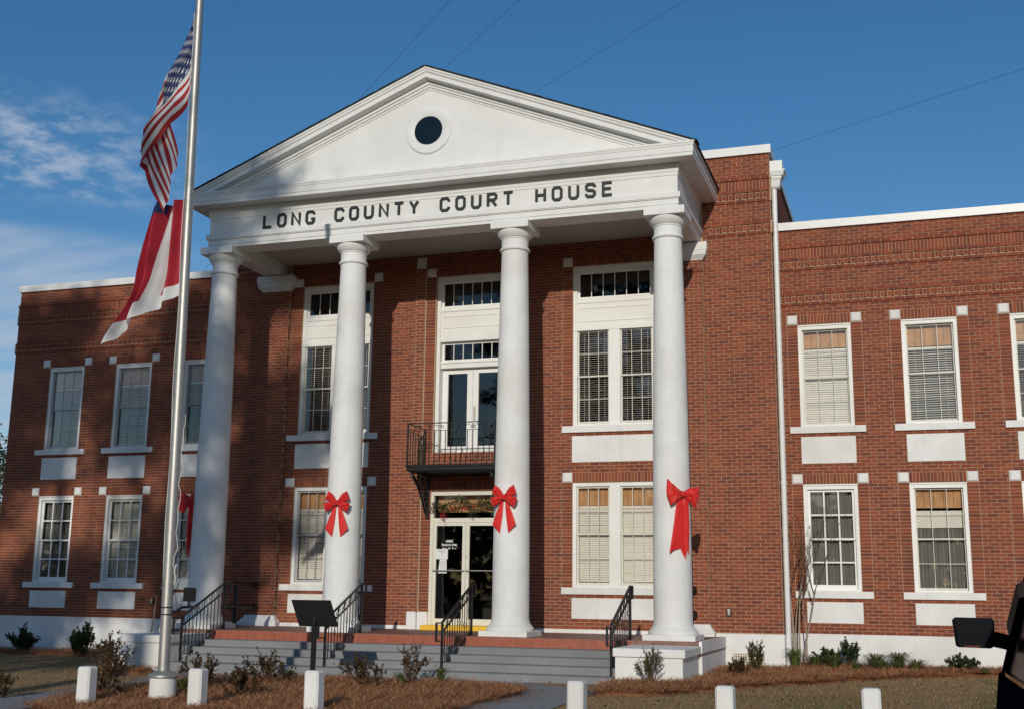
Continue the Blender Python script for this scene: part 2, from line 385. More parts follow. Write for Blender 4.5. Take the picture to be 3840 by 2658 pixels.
# ---- windows of the wings
WR = [7.32, 9.338, 11.356]; WL = [-7.285, -9.27, -11.26]; HW = .525; BW = .213
def block(x0, x1, z0, z1, y, parent):
    b = MB(); e = .028; d = .026
    v = [(x0, y, z0), (x1, y, z0), (x1, y, z1), (x0, y, z1), (x0 + e, y - d, z0 + e), (x1 - e, y - d, z0 + e), (x1 - e, y - d, z1 - e), (x0 + e, y - d, z1 - e)]
    v += [(x0, y + .1, z0), (x1, y + .1, z0), (x1, y + .1, z1), (x0, y + .1, z1)]
    b.add(v, [(4, 5, 6, 7), (0, 1, 5, 4), (1, 2, 6, 5), (2, 3, 7, 6), (3, 0, 4, 7), (0, 8, 9, 1), (1, 9, 10, 2), (2, 10, 11, 3), (3, 11, 8, 0)])
    return b.build('corner_block', 'white_masonry', parent)
def slab(name, x0, x1, z0, z1, y, proud, parent, depth=.1, mt='white_masonry'):
    return MB().box(x0, x1, y - proud, y + depth, z0, z1).build(name, mt, parent)
PANE = {}
def pane(x0, x1, z0, z1, y, parent, mt='glass'):
    key = (round(x1 - x0, 3), round(z1 - z0, 3), mt)
    if key not in PANE:
        w, h = key[0] / 2, key[1] / 2; PANE[key] = MB().box(-w, w, -.002, .002, -h, h).mesh('pane', mt)
    o = link('pane', PANE[key], parent); o.location = ((x0 + x1) / 2, y, (z0 + z1) / 2); return o
def blind(x0, x1, z0, z1, y, parent, tilt=.35, pitch=.045):
    b = MB(); n = int((z1 - z0) / pitch); sag = rnd.choice((0, 0, .004, -.006, .010)); dy = .021 * math.cos(tilt); dz = .021 * math.sin(tilt)
    for k in range(n):
        z = z1 - (k + .5) * pitch + rnd.gauss(0, .0012); t_ = tilt + rnd.gauss(0, .07); dy = .021 * math.cos(t_); dz = .021 * math.sin(t_); q = sag * (k / n) + rnd.gauss(0, .0012)
        v = [(x0, y - dy, z - dz - q), (x1, y - dy, z - dz + q), (x1, y + dy, z + dz + q), (x0, y + dy, z + dz - q)]
        b.prism(v, (0, 0, .003))
    b.box(x0, x1, y - .024, y + .024, z1 - .015, z1 + .03); b.box(x0, x1, y - .015, y + .015, z0 - .012, z0 + .006)
    for t in (.18, .82): b.box(x0 + (x1 - x0) * t - .002, x0 + (x1 - x0) * t + .002, y - .024, y - .021, z0, z1)
    return b.build('blind', 'blind_white', parent, fix=False)
def planks(x0, x1, z0, z1, y, parent, w=.17):
    n = max(2, round((x1 - x0) / w)); w = (x1 - x0) / n
    for k in range(n): MB().box(x0 + k * w + .003, x0 + (k + 1) * w - .003, y, y + .02, z0, z1).build('plank', 'plank_wood', parent)
def sash(parent, x0, x1, z0, z1, y, cols, rows, st, mu, mt, dep=.03, rails=None, gl='glass'):
    # one sash: stiles, rails, muntins as one part; every pane its own
    rb, rt = rails or (st, st)
    b = MB()
    b.box(x0, x0 + st, y, y + dep, z0, z1); b.box(x1 - st, x1, y, y + dep, z0, z1)
    b.box(x0 + st, x1 - st, y, y + dep, z0, z0 + rb); b.box(x0 + st, x1 - st, y, y + dep, z1 - rt, z1)
    gx0, gx1, gz0, gz1 = x0 + st, x1 - st, z0 + rb, z1 - rt
    cw = (gx1 - gx0 - (cols - 1) * mu) / cols; rh = (gz1 - gz0 - (rows - 1) * mu) / rows
    for c in range(1, cols): b.box(gx0 + c * cw + (c - 1) * mu, gx0 + c * (cw + mu), y + .004, y + dep - .004, gz0, gz1)
    for r in range(1, rows): b.box(gx0, gx1, y + .006, y + dep - .006, gz0 + r * rh + (r - 1) * mu, gz0 + r * (rh + mu))
    b.build('sash', mt, parent)
    for c in range(cols):
        for r in range(rows):
            a = gx0 + c * (cw + mu); e = gz0 + r * (rh + mu); pane(a, a + cw, e, e + rh, y + dep / 2, parent, gl)
def wing_window(cx, z0, z1, y, wood, boards, fill, parent):
    x0, x1 = cx - HW, cx + HW
    f = MB(); cs = .075
    f.box(x0, x0 + cs, y + .035, y + .19, z0, z1 - .03); f.box(x1 - cs, x1, y + .035, y + .19, z0, z1 - .03)
    f.box(x0 + cs, x1 - cs, y + .035, y + .19, z1 - .03 - cs, z1 - .03); f.box(x0 + cs, x1 - cs, y + .02, y + .19, z0, z0 + .035)
    f.box(x0 + .002, x1 - .002, y + .015, y + .05, z1 - .032, z1 - .004)
    w = f.build('window', 'window_white', parent)
    a, b_, c, d = x0 + cs, x1 - cs, z0 + .035, z1 - .03 - cs; zm = (c + d) / 2 + .0
    if wood:
        sash(w, a, b_, zm - .02, d, y + .095, 3, 2, .048, .03, 'window_white', .035, (.04, .05)); sash(w, a, b_, c, zm + .02, y + .133, 3, 2, .048, .03, 'window_white', .035, (.09, .04))
    else:
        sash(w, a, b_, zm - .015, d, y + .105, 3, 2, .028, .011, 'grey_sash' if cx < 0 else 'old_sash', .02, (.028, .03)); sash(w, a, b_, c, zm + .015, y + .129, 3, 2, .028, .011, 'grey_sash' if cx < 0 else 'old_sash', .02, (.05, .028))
    top = d - .02
    if boards: planks(a, b_, top - boards, top, y + .215, w); top -= boards + .05
    if fill == 'blind': blind(a, b_, c + .03, top, y + .235, w, .5)
    elif fill == 'open_blind': blind(a, b_, c + .03, top, y + .235, w, .12)
    elif fill == 'closed_blind': blind(a, b_, c + .03, top, y + .235, w, 1.15)
    elif fill in ('curtain', 'sheer', 'half'):
        m = MB(); n = 60
        if fill == 'half': MB().box(a, b_, y + .22, y + .225, top - .33, top).build('roller_shade', 'shade_white', w)
        for (p, q) in ((a, b_),):
            vs = [(p + (q - p) * k / n, y + .25 + .018 * math.sin((q - p) / .05 * 2 * PI * k / n / 1.3 + cx), z) for k in range(n + 1) for z in (c, top)]
            m.add(vs, [(2 * k, 2 * k + 2, 2 * k + 3, 2 * k + 1) for k in range(n)])
        m.build('curtain', 'curtain', w, 60, False)
    return w
def wing(sgn, centres):
    x_in, x_out = 6.43, 12.91
    a, b = (x_in, x_out) if sgn > 0 else (-x_out, -x_in)
    holes = []; jambs = []; sold = []
    for cx in centres:
        for k0 in (0, 48):
            x0, x1 = cx - HW, cx + HW
            holes.append((x0 - BW, x1 + BW, CZ(12 + k0), CZ(46 + k0)))          # opening with its jambs, lintel and blocks
            jambs += [(x0 - BW, x0, 12 + k0, 43 + k0), (x1, x1 + BW, 12 + k0, 43 + k0)]
            sold.append((x0, x1, CZ(43 + k0), CZ(46 + k0)))
            holes.append((x0 - BW, x1 + BW, CZ(10 + k0), CZ(12 + k0)))
            pk = (3, 9) if k0 == 0 else (49, 57); holes.append((cx - .53, cx + .53, CZ(pk[0]), CZ(pk[1])))
    real = [(cx - HW, cx + HW, CZ(12 + k), CZ(43 + k)) for cx in centres for k in (0, 48)]
    mw = MB(); backing(mw, fr((0, .007, 0), (1, 0, 0), (0, -1, 0)), a, b, 0, 8.19, real)
    for z0, z1, d in ((CZ(97), CZ(101), .018), (CZ(108), CZ(112), .018), (CZ(112), CZ(115), .009), (CZ(115), CZ(116), .036)):
        mw.box(a - (.03 if sgn < 0 else 0), b + (.03 if sgn > 0 else 0), -d + .007, .05, z0 + .003, z1 - .003)
    wall = mw.build('brick_wall', 'mortar', CH, fix=False)
    courses(FRONT0, 0, 97, a, b, holes, phase=.03 * sgn)
    for j in jambs: courses(FRONT0, j[2], j[3], j[0], j[1], stack=True)
    for s in sold: soldiers(FRONT0, *s)
    def band(c0, dz=0):
        courses(FRONT0, c0, c0 + 1, a, b, proud=.030); soldiers(FRONT0, a, b, CZ(c0 + 1) + .012, CZ(c0 + 3) - .012, .022, .026); courses(FRONT0, c0 + 3, c0 + 4, a, b, proud=.045)
    band(97); courses(FRONT0, 101, 108, a, b, phase=.06); band(108); soldiers(FRONT0, a, b, CZ(112), CZ(115), .016); courses(FRONT0, 115, 116, a, b, proud=.045); courses(FRONT0, 116, 121, a, b)
    for cx in centres:
        x0, x1 = cx - HW, cx + HW
        for k0 in (0, 48):
            block(x0 - BW + .004, x0 - .004, CZ(43 + k0) + .003, CZ(46 + k0) - .003, 0, CH); block(x1 + .004, x1 + BW - .004, CZ(43 + k0) + .003, CZ(46 + k0) - .003, 0, CH)
            slab('window_sill', x0 - BW + .004, x1 + BW - .004, CZ(10 + k0) + .003, CZ(12 + k0), 0, .045, CH)
        slab('white_panel', cx - .527, cx + .527, CZ(3) + .003, CZ(9) - .003, 0, .004, CH); slab('white_panel', cx - .527, cx + .527, CZ(49) + .003, CZ(57) - .003, 0, .004, CH)
    # coping, foundation, end wall, roof, floor between the storeys
    MB().box(a - .04 if sgn < 0 else a - .3, b + .04 if sgn > 0 else b + .3, -.055, .30, 8.185, 8.352).build('coping', 'coping_metal', CH)
    MB().box(a - (.02 if sgn < 0 else 0), b + (.02 if sgn > 0 else 0), -.03, .3, -1.1, .0).build('foundation', 'white_masonry', CH)
    xe = b if sgn > 0 else a; F = fr((xe, 0, 0), (0, 1, 0), (sgn, 0, 0))
    courses(F, 0, 97, .115, 9, phase=.1); courses(F, 101, 121, .115, 9, phase=.1); courses(F, 97, 101, .115, 9, proud=.035)
    e = MB().box(min(xe - .007 * sgn, xe - .25 * sgn), max(xe - .007 * sgn, xe - .25 * sgn), .245, 9, 0, 8.19)
    e.build('end_wall', 'mortar', CH)
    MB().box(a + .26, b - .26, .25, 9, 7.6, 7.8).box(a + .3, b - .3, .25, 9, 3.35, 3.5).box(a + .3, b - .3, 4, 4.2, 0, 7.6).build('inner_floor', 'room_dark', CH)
    MB().box(min(xe + .04 * sgn, xe - .3 * sgn), max(xe + .04 * sgn, xe - .3 * sgn), .302, 9.0, 8.185, 8.352).build('coping', 'coping_metal', CH)
    MB().box(xe - .3 if sgn > 0 else xe - .02, xe + .02 if sgn > 0 else xe + .3, .301, 9, -1.1, 0).build('foundation', 'white_masonry', CH)
    return wall
wallR = wing(1, WR); wallL = wing(-1, WL)
for i, cx in enumerate(WR):
    wing_window(cx, CZ(60), CZ(91), 0, False, (.34, .40, .38)[i], ('closed_blind', 'blind', 'open_blind')[i], CH)
    wing_window(cx, CZ(12), CZ(43), 0, i == 0, (0, .36, .3)[i], ('sheer', 'half', 'blind')[i], CH)
for i, cx in enumerate(WL):
    wing_window(cx, CZ(60), CZ(91), 0, False, (.36, .36, .38)[i], ('open_blind', 'blind', 'open_blind')[i], CH)
    wing_window(cx, CZ(12), CZ(43), 0, True, 0, ('closed_blind', 'closed_blind', 'curtain')[i], CH)

# ---- central block
B0, B1 = 2.30, 4.06        # side bay openings
holesC = []; realC = []
for s in (1, -1):
    q = lambda a, b: (min(s * a, s * b), max(s * a, s * b))
    jx = q(2.085, 4.295); ox = q(B0, B1); pn = q(2.29, 4.09)
    for z0, z1 in ((CZ(12, ZC), CZ(46, ZC)), (CZ(60, ZC), CZ(113, ZC)), (CZ(10, ZC), CZ(12, ZC)), (CZ(58, ZC), CZ(60, ZC))): holesC.append((jx[0], jx[1], z0, z1))
    for z0, z1 in ((CZ(3, ZC), CZ(9, ZC)), (CZ(49, ZC), CZ(57, ZC))): holesC.append((pn[0], pn[1], z0, z1))
    realC += [(ox[0], ox[1], CZ(12, ZC), CZ(43, ZC)), (ox[0], ox[1], CZ(60, ZC), CZ(110, ZC))]
holesC += [(-1.27, 1.27, CZ(0, ZC), CZ(117, ZC))]                                  # door bay with its strips, filled below
realC += [(-.80, .80, -.06, CZ(41, ZC)), (-.78, .78, CZ(53, ZC), CZ(110, ZC))]
mc = MB(); backing(mc, fr((0, YC + .007, 0), (1, 0, 0), (0, -1, 0)), -6.43, 6.43, 0, 9.546, realC)
for z0, z1, d in ((CZ(116), CZ(120), .018), (CZ(126), CZ(130), .018), (CZ(130), CZ(133), .009), (CZ(133), CZ(134), .036)):
    for a, b in ((5.16, 6.46), (-6.46, -5.16)): mc.box(a, b, YC - d + .007, YC + .05, z0 + .003, z1 - .003)
mc.build('brick_wall', 'mortar', CH, fix=False)
for a, b in ((-6.43, -5.05), (5.05, 6.43)):
    courses(FRONTC, 0, 116, a, b, [], ZC, phase=.1)
    for c0 in (116, 126):
        courses(FRONTC, c0, c0 + 1, a, b, proud=.030); soldiers(FRONTC, a, b, CZ(c0 + 1) + .012, CZ(c0 + 3) - .012, .022, .026); courses(FRONTC, c0 + 3, c0 + 4, a, b, proud=.045)
    courses(FRONTC, 120, 126, a, b, phase=.1); soldiers(FRONTC, a, b, CZ(130), CZ(133), .016); courses(FRONTC, 133, 134, a, b, proud=.045); courses(FRONTC, 134, 141, a, b, phase=.04)
courses(FRONTC, 0, 128, -4.36, 4.36, holesC, ZC)
for s in (1, -1):
    q = lambda a, b: (min(s * a, s * b), max(s * a, s * b))
    for k0, k1 in ((12, 43), (60, 110)):
        for j in (q(2.085, B0), q(B1, 4.295)): courses(FRONTC, k0, k1, j[0], j[1], z0=ZC, stack=True)
        o = q(B0, B1); soldiers(FRONTC, o[0], o[1], CZ(k1, ZC), CZ(k1 + 3, ZC))
        for j in (q(2.085, B0), q(B1, 4.295)): block(j[0] + .004, j[1] - .004, CZ(k1, ZC) + .003, CZ(k1 + 3, ZC) - .003, YC, CH)
        j = q(2.085, 4.295); slab('window_sill', j[0], j[1], CZ(k0 - 2, ZC) + .003, CZ(k0, ZC), YC, .045, CH)
    p = q(2.293, 4.087)
    slab('white_panel', p[0], p[1], CZ(3, ZC) + .003, CZ(9, ZC) - .003, YC, .004, CH); slab('white_panel', p[0], p[1], CZ(49, ZC) + .003, CZ(57, ZC) - .003, YC, .004, CH)
    # strips beside the entrance: outer one proud, inner one flush
    st = q(1.045, 1.265); inn = q(.80, 1.025)
    F = fr((0, YC - .035, 0), (1, 0, 0), (0, -1, 0))
    MB().box(st[0], st[1], YC - .033, YC + .05, .30, CZ(113, ZC)).build('brick_strip', 'mortar', CH)
    courses(F, 4, 113, st[0], st[1], z0=ZC, phase=.1); courses(FRONTC, 4, 41, inn[0], inn[1], z0=ZC, stack=True); courses(FRONTC, 53, 110, inn[0], inn[1], z0=ZC, stack=True)
    courses(FRONTC, 41, 53, inn[0], inn[1], z0=ZC, stack=True)
    h = q(1.045, 1.265); block(h[0], h[1], CZ(113, ZC) + .003, CZ(117, ZC) - .003, YC - .01, CH)
    h = q(.805, 1.01); block(h[0], h[1], CZ(110, ZC) + .003, CZ(113, ZC) - .003, YC, CH)
    for (a, b) in ((1.055, 1.275), (.80, 1.040)):
        h = q(a, b); MB().cbox(h[0], h[1], YC - .06, YC + .05, -.062, .298, .02).build('base_block', 'white_masonry', CH)
    h = q(1.28, 4.36); MB().box(h[0], h[1], YC - .02, YC + .05, -.062, .012).build('wall_base', 'white_masonry', CH)
    # pilaster: proud of the wall, moulded white base and cap
    pl = q(4.36, 5.05); pb = MB().box(pl[0], pl[1], YC - .094, YC + .05, .15, 7.39).build('pilaster', 'mortar', CH)
    courses(PILF, 2, 109, pl[0], pl[1], z0=ZC, phase=.05); courses(fr((0, YC - .125, 0), (1, 0, 0), (0, -1, 0)), 105, 106, pl[0] - .02, pl[1] + .02, z0=ZC)
    for side in (0, 1):
        Fs = fr((pl[side], YC - .10, 0), (0, 1, 0), (1 if side else -1, 0, 0)); courses(Fs, 2, 109, .004, .096, z0=ZC, stack=True)
    b = MB(); x0, x1 = pl; prof = [(.115, -.062), (.115, .0), (.125, .002), (.105, .03), (.045, .10), (.012, .16), (.0, .165)]
    ring = lambda e, z: [(x0 - e, YC + .03, z), (x0 - e, YC - .10 - e, z), (x1 + e, YC - .10 - e, z), (x1 + e, YC + .03, z)]
    def loft(mb, pf):
        vs = [v for e, z in pf for v in ring(e, z)]; fs = []
        for i in range(len(pf) - 1):
            for k in range(4): a_ = i * 4 + k; b2 = i * 4 + (k + 1) % 4; fs.append((a_, b2, b2 + 4, a_ + 4))
        fs += [(0, 1, 2, 3), tuple(len(vs) - 4 + k for k in range(4))]; mb.add(vs, fs)
    loft(b, prof); b.build('pilaster_base', 'white_masonry', CH)
    b = MB(); loft(b, [(.006, 7.375), (.012, 7.39), (.03, 7.41), (.085, 7.47), (.10, 7.545), (.10, 7.56), (.11, 7.562), (.11, 7.722)]); b.build('pilaster_cap', 'white_masonry', CH)
    # upper window of the side bay: transom, panel, two double-hung windows
    o = q(B0, B1); x0, x1 = o; z0, z1 = CZ(60, ZC), CZ(110, ZC); y = YC
    f = MB(); f.box(x0, x0 + .085, y + .05, y + .22, z0, z1); f.box(x1 - .085, x1, y + .05, y + .22, z0, z1); f.box(x0 + .085, x1 - .085, y + .05, y + .22, z1 - .11, z1)
    f.box(x0 + .085, x1 - .085, y + .06, y + .22, 6.09, 6.775)                                   # spandrel board
    f.box(x0, x1, y + .035, y + .05, 6.075, 6.155); f.box(x0 + .085, x1 - .085, y + .03, y + .22, z0, z0 + .04)
    xm = (x0 + x1) / 2; f.box(xm - .115, xm + .115, y + .045, y + .22, z0 + .04, 6.09)
    bead = lambda mb, a, b_, c, d, yy: [mb.box(a, b_, yy - .012, yy, c, c + .02), mb.box(a, b_, yy - .012, yy, d - .02, d), mb.box(a, a + .02, yy - .012, yy, c + .02, d - .02), mb.box(b_ - .02, b_, yy - .012, yy, c + .02, d - .02)]
    bead(f, x0 + .10, x1 - .10, 6.26, 6.56, y + .06); f.box(x0 + .085, x1 - .085, y + .045, y + .06, 6.66, 6.70)
    w = f.build('bay_window', 'window_white', CH)
    sash(w, x0 + .085, x1 - .085, 6.775, z1 - .11, y + .10, 6, 1, .05, .014, 'window_white', .04, (.03, .05), 'glass_dark')
    for a, b_ in ((x0 + .085, xm - .115), (xm + .115, x1 - .085)):
        sash(w, a, b_, 5.10, 6.09, y + .09, 3, 2, .035, .012, 'old_sash', .025, (.03, .035)); sash(w, a, b_, z0 + .04, 5.14, y + .118, 3, 2, .035, .012, 'old_sash', .025, (.06, .03))
        blind(a, b_, z0 + .08, 6.06, y + .20, w, .02)
    z0, z1 = CZ(12, ZC), CZ(43, ZC)
    f = MB(); f.box(x0, x0 + .075, y + .035, y + .2, z0, z1); f.box(x1 - .075, x1, y + .035, y + .2, z0, z1); f.box(x0 + .075, x1 - .075, y + .035, y + .2, z1 - .08, z1)
    f.box(x0 + .075, x1 - .075, y + .02, y + .2, z0, z0 + .04); f.box(xm - .11, xm + .11, y + .03, y + .2, z0 + .04, z1 - .08)
    w = f.build('bay_window', 'window_white', CH)
    for i, (a, b_) in enumerate(((x0 + .075, xm - .11), (xm + .11, x1 - .075))):
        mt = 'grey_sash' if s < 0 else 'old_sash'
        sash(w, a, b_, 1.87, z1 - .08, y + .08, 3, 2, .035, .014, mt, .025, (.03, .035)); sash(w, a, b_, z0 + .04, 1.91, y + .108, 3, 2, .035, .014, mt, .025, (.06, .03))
        planks(a, b_, z1 - .46, z1 - .09, y + .2, w, .12)
        blind(a, b_, z0 + .08, z1 - .50, y + .21, w, 1.1 if i == 0 else 1.3)
# soldier courses over the two doors
soldiers(FRONTC, -.80, .80, CZ(41, ZC), CZ(44, ZC)); courses(FRONTC, 44, 53, -.80, .80, z0=ZC); soldiers(FRONTC, -.80, .80, CZ(110, ZC), CZ(113, ZC)); courses(FRONTC, 113, 117, -1.04, 1.04, z0=ZC)
# block coping, foundation, returns, roof
MB().box(-6.475, 6.475, YC - .055, YC + .3, 9.546, 9.722).build('coping', 'coping_metal', CH)
for s in (1, -1):
    q = lambda a, b: (min(s * a, s * b), max(s * a, s * b))
    x = q(6.13, 6.475); MB().box(x[0], x[1], YC + .302, 9, 9.546, 9.722).build('coping', 'coping_metal', CH)
    F = fr((s * 6.43, 0, 0), (0, 1, 0), (s, 0, 0))
    rb = MB(); xr = q(6.19, 6.423); rb.box(xr[0], xr[1], YC + .25, 9, 0, 9.546); rb.build('return_wall', 'mortar', CH)
    courses(F, 0, 116, YC + .115, 0, [], 0, phase=.05); courses(F, 120, 141, YC + .115, 8, [], 0, phase=.05)
    courses(F, 116, 120, YC + .115, 8, proud=.045)
    x = q(5.0, 6.45); MB().box(x[0], x[1], YC - .03, 0.0, -1.1, -.001).build('foundation', 'white_masonry', CH)
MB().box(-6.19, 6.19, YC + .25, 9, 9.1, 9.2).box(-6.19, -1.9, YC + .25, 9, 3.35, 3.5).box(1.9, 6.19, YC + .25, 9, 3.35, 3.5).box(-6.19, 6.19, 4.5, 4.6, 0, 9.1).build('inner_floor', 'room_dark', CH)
MB().box(-12.9, 12.9, 8.8, 9, -1, 7.6).build('rear_wall', 'mortar', CH)

# ---- doors
y = YC
f = MB(); f.box(-.80, -.735, y + .005, y + .12, -.06, 2.775); f.box(.735, .80, y + .005, y + .12, -.06, 2.775); f.box(-.735, .735, y + .005, y + .12, 2.70, 2.775); f.box(-.735, .735, y + .005, y + .12, 2.13, 2.225)
D1 = f.build('entrance', 'cream_metal', CH)
pane(-.735, .735, 2.225, 2.70, y + .06, D1)
for k in range(8): MB().box(-.73 + k * .1825 + .002, -.73 + (k + 1) * .1825 - .002, y + .25, y + .27, 2.36, 2.76).build('plank', 'plank_wood', D1)
for s in (-1, 1):
    x0, x1 = (-.733, -.004) if s < 0 else (.004, .733)
    b = MB(); st = .072; b.box(x0, x0 + st, y + .02, y + .07, .04, 2.125); b.box(x1 - st, x1, y + .02, y + .07, .04, 2.125)
    b.box(x0 + st, x1 - st, y + .02, y + .07, .04, .165); b.box(x0 + st, x1 - st, y + .02, y + .07, 2.065, 2.125)
    d = b.build('door_leaf', 'cream_metal', D1); pane(x0 + st, x1 - st, .165, 2.065, y + .045, D1, 'glass')
    MB().tube([(x0 + .02, y + .018, 1.14), (x0 + .02, y - .03, 1.14), (x1 - .02, y - .03, 1.14), (x1 - .02, y + .018, 1.14)], .013, 8).build('push_bar', 'aluminium', D1, 40)
MB().lathe([(.0, 0), (.016, 0), (.016, .02), (0, .02)], (.03, y + .0, 1.42), 12, 'y').build('lock', 'aluminium', D1)
MB().cbox(-.86, .86, YC - .28, YC + .02, -.062, .036, .01).build('threshold', 'yellow_paint', CH)
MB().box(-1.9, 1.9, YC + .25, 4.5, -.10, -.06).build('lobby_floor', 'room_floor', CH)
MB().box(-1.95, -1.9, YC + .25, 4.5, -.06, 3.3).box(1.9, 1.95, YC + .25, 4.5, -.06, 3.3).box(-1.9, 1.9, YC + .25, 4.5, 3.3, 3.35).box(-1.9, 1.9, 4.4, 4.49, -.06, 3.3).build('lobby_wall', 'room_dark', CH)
# upper door with two transoms and a spandrel
z0, z1 = CZ(53, ZC), CZ(110, ZC)
f = MB(); f.box(-.78, -.70, y + .06, y + .36, z0, z1); f.box(.70, .78, y + .06, y + .36, z0, z1); f.box(-.70, .70, y + .06, y + .36, z1 - .10, z1)
f.box(-.70, .70, y + .09, y + .36, 6.02, 6.785); f.box(-.70, .70, y + .14, y + .36, 5.45, 5.60); f.box(-.70, .70, y + .12, y + .14, 5.55, 5.585)
bead(f, -.66, .66, 6.31, 6.58, y + .09); f.box(-.70, .70, y + .07, y + .09, 6.68, 6.72)
D2 = f.build('balcony_door', 'window_white', CH)
sash(D2, -.70, .70, 6.785, z1 - .10, y + .13, 6, 1, .05, .014, 'window_white', .04, (.03, .05), 'glass_dark'); sash(D2, -.70, .70, 5.60, 6.02, y + .2, 6, 1, .05, .014, 'window_white', .04, (.04, .05), 'glass')
for s in (-1, 1):
    x0, x1 = (-.698, -.003) if s < 0 else (.003, .698)
    b = MB(); st = .125; b.box(x0, x0 + st, y + .26, y + .31, z0, 5.45); b.box(x1 - st, x1, y + .26, y + .31, z0, 5.45); b.box(x0 + st, x1 - st, y + .26, y + .31, z0, z0 + .16); b.box(x0 + st, x1 - st, y + .26, y + .31, 5.34, 5.45)
    b.build('door_leaf', 'window_white', D2); pane(x0 + st, x1 - st, z0 + .16, 5.34, y + .285, D2, 'glass')
MB().box(.03, .075, y + .235, y + .262, 4.32, 4.62).build('door_plate', 'aluminium', D2)

# ---- columns
CX = [-4.753, -1.737, 1.737, 4.753]; CY = -3.236
for cx in CX:
    prof = [(.352, .195), (.345, .26)] + [(.343 - .085 * ((k / 16) ** 1.7), .3 + (7.205 - .3) * k / 16) for k in range(17)]
    col = MB().lathe(prof, (cx, CY, 0), 64).build('column', 'white_masonry', CH, 40)
    MB().lathe([(.26, 7.20), (.285, 7.205), (.297, 7.225), (.297, 7.24), (.285, 7.258), (.265, 7.262), (.262, 7.27), (.262, 7.425), (.275, 7.43), (.278, 7.452), (.285, 7.455), (.31, 7.48), (.345, 7.53), (.362, 7.57), (.365, 7.603)], (cx, CY, 0), 64).build('capital', 'white_masonry', col, 35)
    MB().box(cx - .381, cx + .381, CY - .381, CY + .381, 7.604, 7.748).build('abacus', 'white_masonry', col)
    MB().lathe([(.43, .028), (.442, .045), (.44, .07), (.425, .095), (.395, .125), (.372, .155), (.36, .185), (.358, .195), (.345, .20)], (cx, CY, 0), 64).build('column_base', 'white_masonry', col, 40)
    MB().cbox(cx - .461, cx + .461, CY - .461, CY + .461, -.063 if abs(cx) < 3 else -.12, .031, .008).build('plinth', 'white_masonry', col)

# ---- entablature: profiles swept round three sides, mitred
def sweep(name, pf, mt='white_paint', yb=YC - .002):
    mb = MB(); vs = []; n = len(pf)
    for e, z in pf: vs += [(-(5.0 + e), yb, z), (-(5.0 + e), -3.52 - e, z), (5.0 + e, -3.52 - e, z), (5.0 + e, yb, z)]
    fs = []
    for i in range(n):
        j = (i + 1) % n
        for k in range(3): fs.append((i * 4 + k, i * 4 + k + 1, j * 4 + k + 1, j * 4 + k))
    fs += [tuple(i * 4 for i in range(n)), tuple(i * 4 + 3 for i in reversed(range(n)))]
    return mb.add(vs, fs).build(name, mt, CH)
sweep('architrave', [(-.50, 7.745), (.0, 7.745), (.0, 7.805), (.014, 7.807), (.014, 7.905), (.04, 7.915), (.04, 7.93), (.055, 7.932), (.055, 8.03), (-.50, 8.03)])
sweep('frieze', [(-.5, 8.028), (0, 8.028), (0, 8.372), (-.5, 8.372)])
sweep('bed_moulding', [(-.5, 8.37), (.012, 8.37), (.012, 8.435), (.022, 8.437), (.03, 8.54), (.05, 8.545), (.06, 8.60), (-.5, 8.60)])
sweep('cornice', [(-.5, 8.597), (.35, 8.597), (.35, 8.665), (.362, 8.667), (.362, 8.79), (.372, 8.792), (.376, 8.83), (.385, 8.835), (.385, 8.872), (-.10, 8.90), (-.5, 8.90)])
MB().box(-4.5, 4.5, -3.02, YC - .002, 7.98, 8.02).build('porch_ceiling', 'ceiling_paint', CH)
# letters
GL = {'L': [[(0, 1), (0, 0), (1, 0)]], 'O': ['c', [(.22, 0), (.78, 0), (1, .18), (1, .82), (.78, 1), (.22, 1), (0, .82), (0, .18)]], 'N': [[(0, 0), (0, 1), (1, 0), (1, 1)]],
      'G': [[(1, .76), (1, .84), (.8, 1), (.2, 1), (0, .82), (0, .18), (.2, 0), (.8, 0), (1, .16), (1, .36), (.66, .36)]], 'C': [[(1, .74), (1, .82), (.8, 1), (.2, 1), (0, .82), (0, .18), (.2, 0), (.8, 0), (1, .18), (1, .26)]],
      'U': [[(0, 1), (0, .18), (.22, 0), (.78, 0), (1, .18), (1, 1)]], 'T': [[(-.05, 1), (1.05, 1)], [(.5, .93), (.5, 0)]], 'Y': [[(0, 1), (.5, .5), (1, 1)], [(.5, .45), (.5, 0)]],
      'R': [[(0, 0), (0, 1), (.78, 1), (1, .86), (1, .64), (.78, .5), (.1, .5)], [(.5, .44), (1, 0)]], 'H': [[(0, 0), (0, 1)], [(1, 0), (1, 1)], [(.1, .5), (.9, .5)]],
      'S': [[(1, .77), (1, .84), (.8, 1), (.2, 1), (0, .84), (0, .66), (.2, .53), (.8, .47), (1, .34), (1, .16), (.8, 0), (.2, 0), (0, .16), (0, .23)]], 'E': [[(1, 1), (0, 1), (0, 0), (1, 0)], [(.1, .52), (.9, .52)]]}
TXT = 'LONG COUNTY COURT HOUSE'; PIT = (7.49 - .215) / 22
for i, ch in enumerate(TXT):
    if ch == ' ': continue
    x0 = -3.715 + i * PIT + .024; w, h = .166, .245; z0 = 8.097; closed = False; b = MB(); k = 0
    for st in GL[ch]:
        if st == 'c': closed = True; continue
        b.ribbon([(x0 + px_ * w, z0 + pz * h) for px_, pz in st], .050, -3.555 + k * .0015, -3.519, closed); k += 1
    o = b.build('letter', 'letter_black', CH)
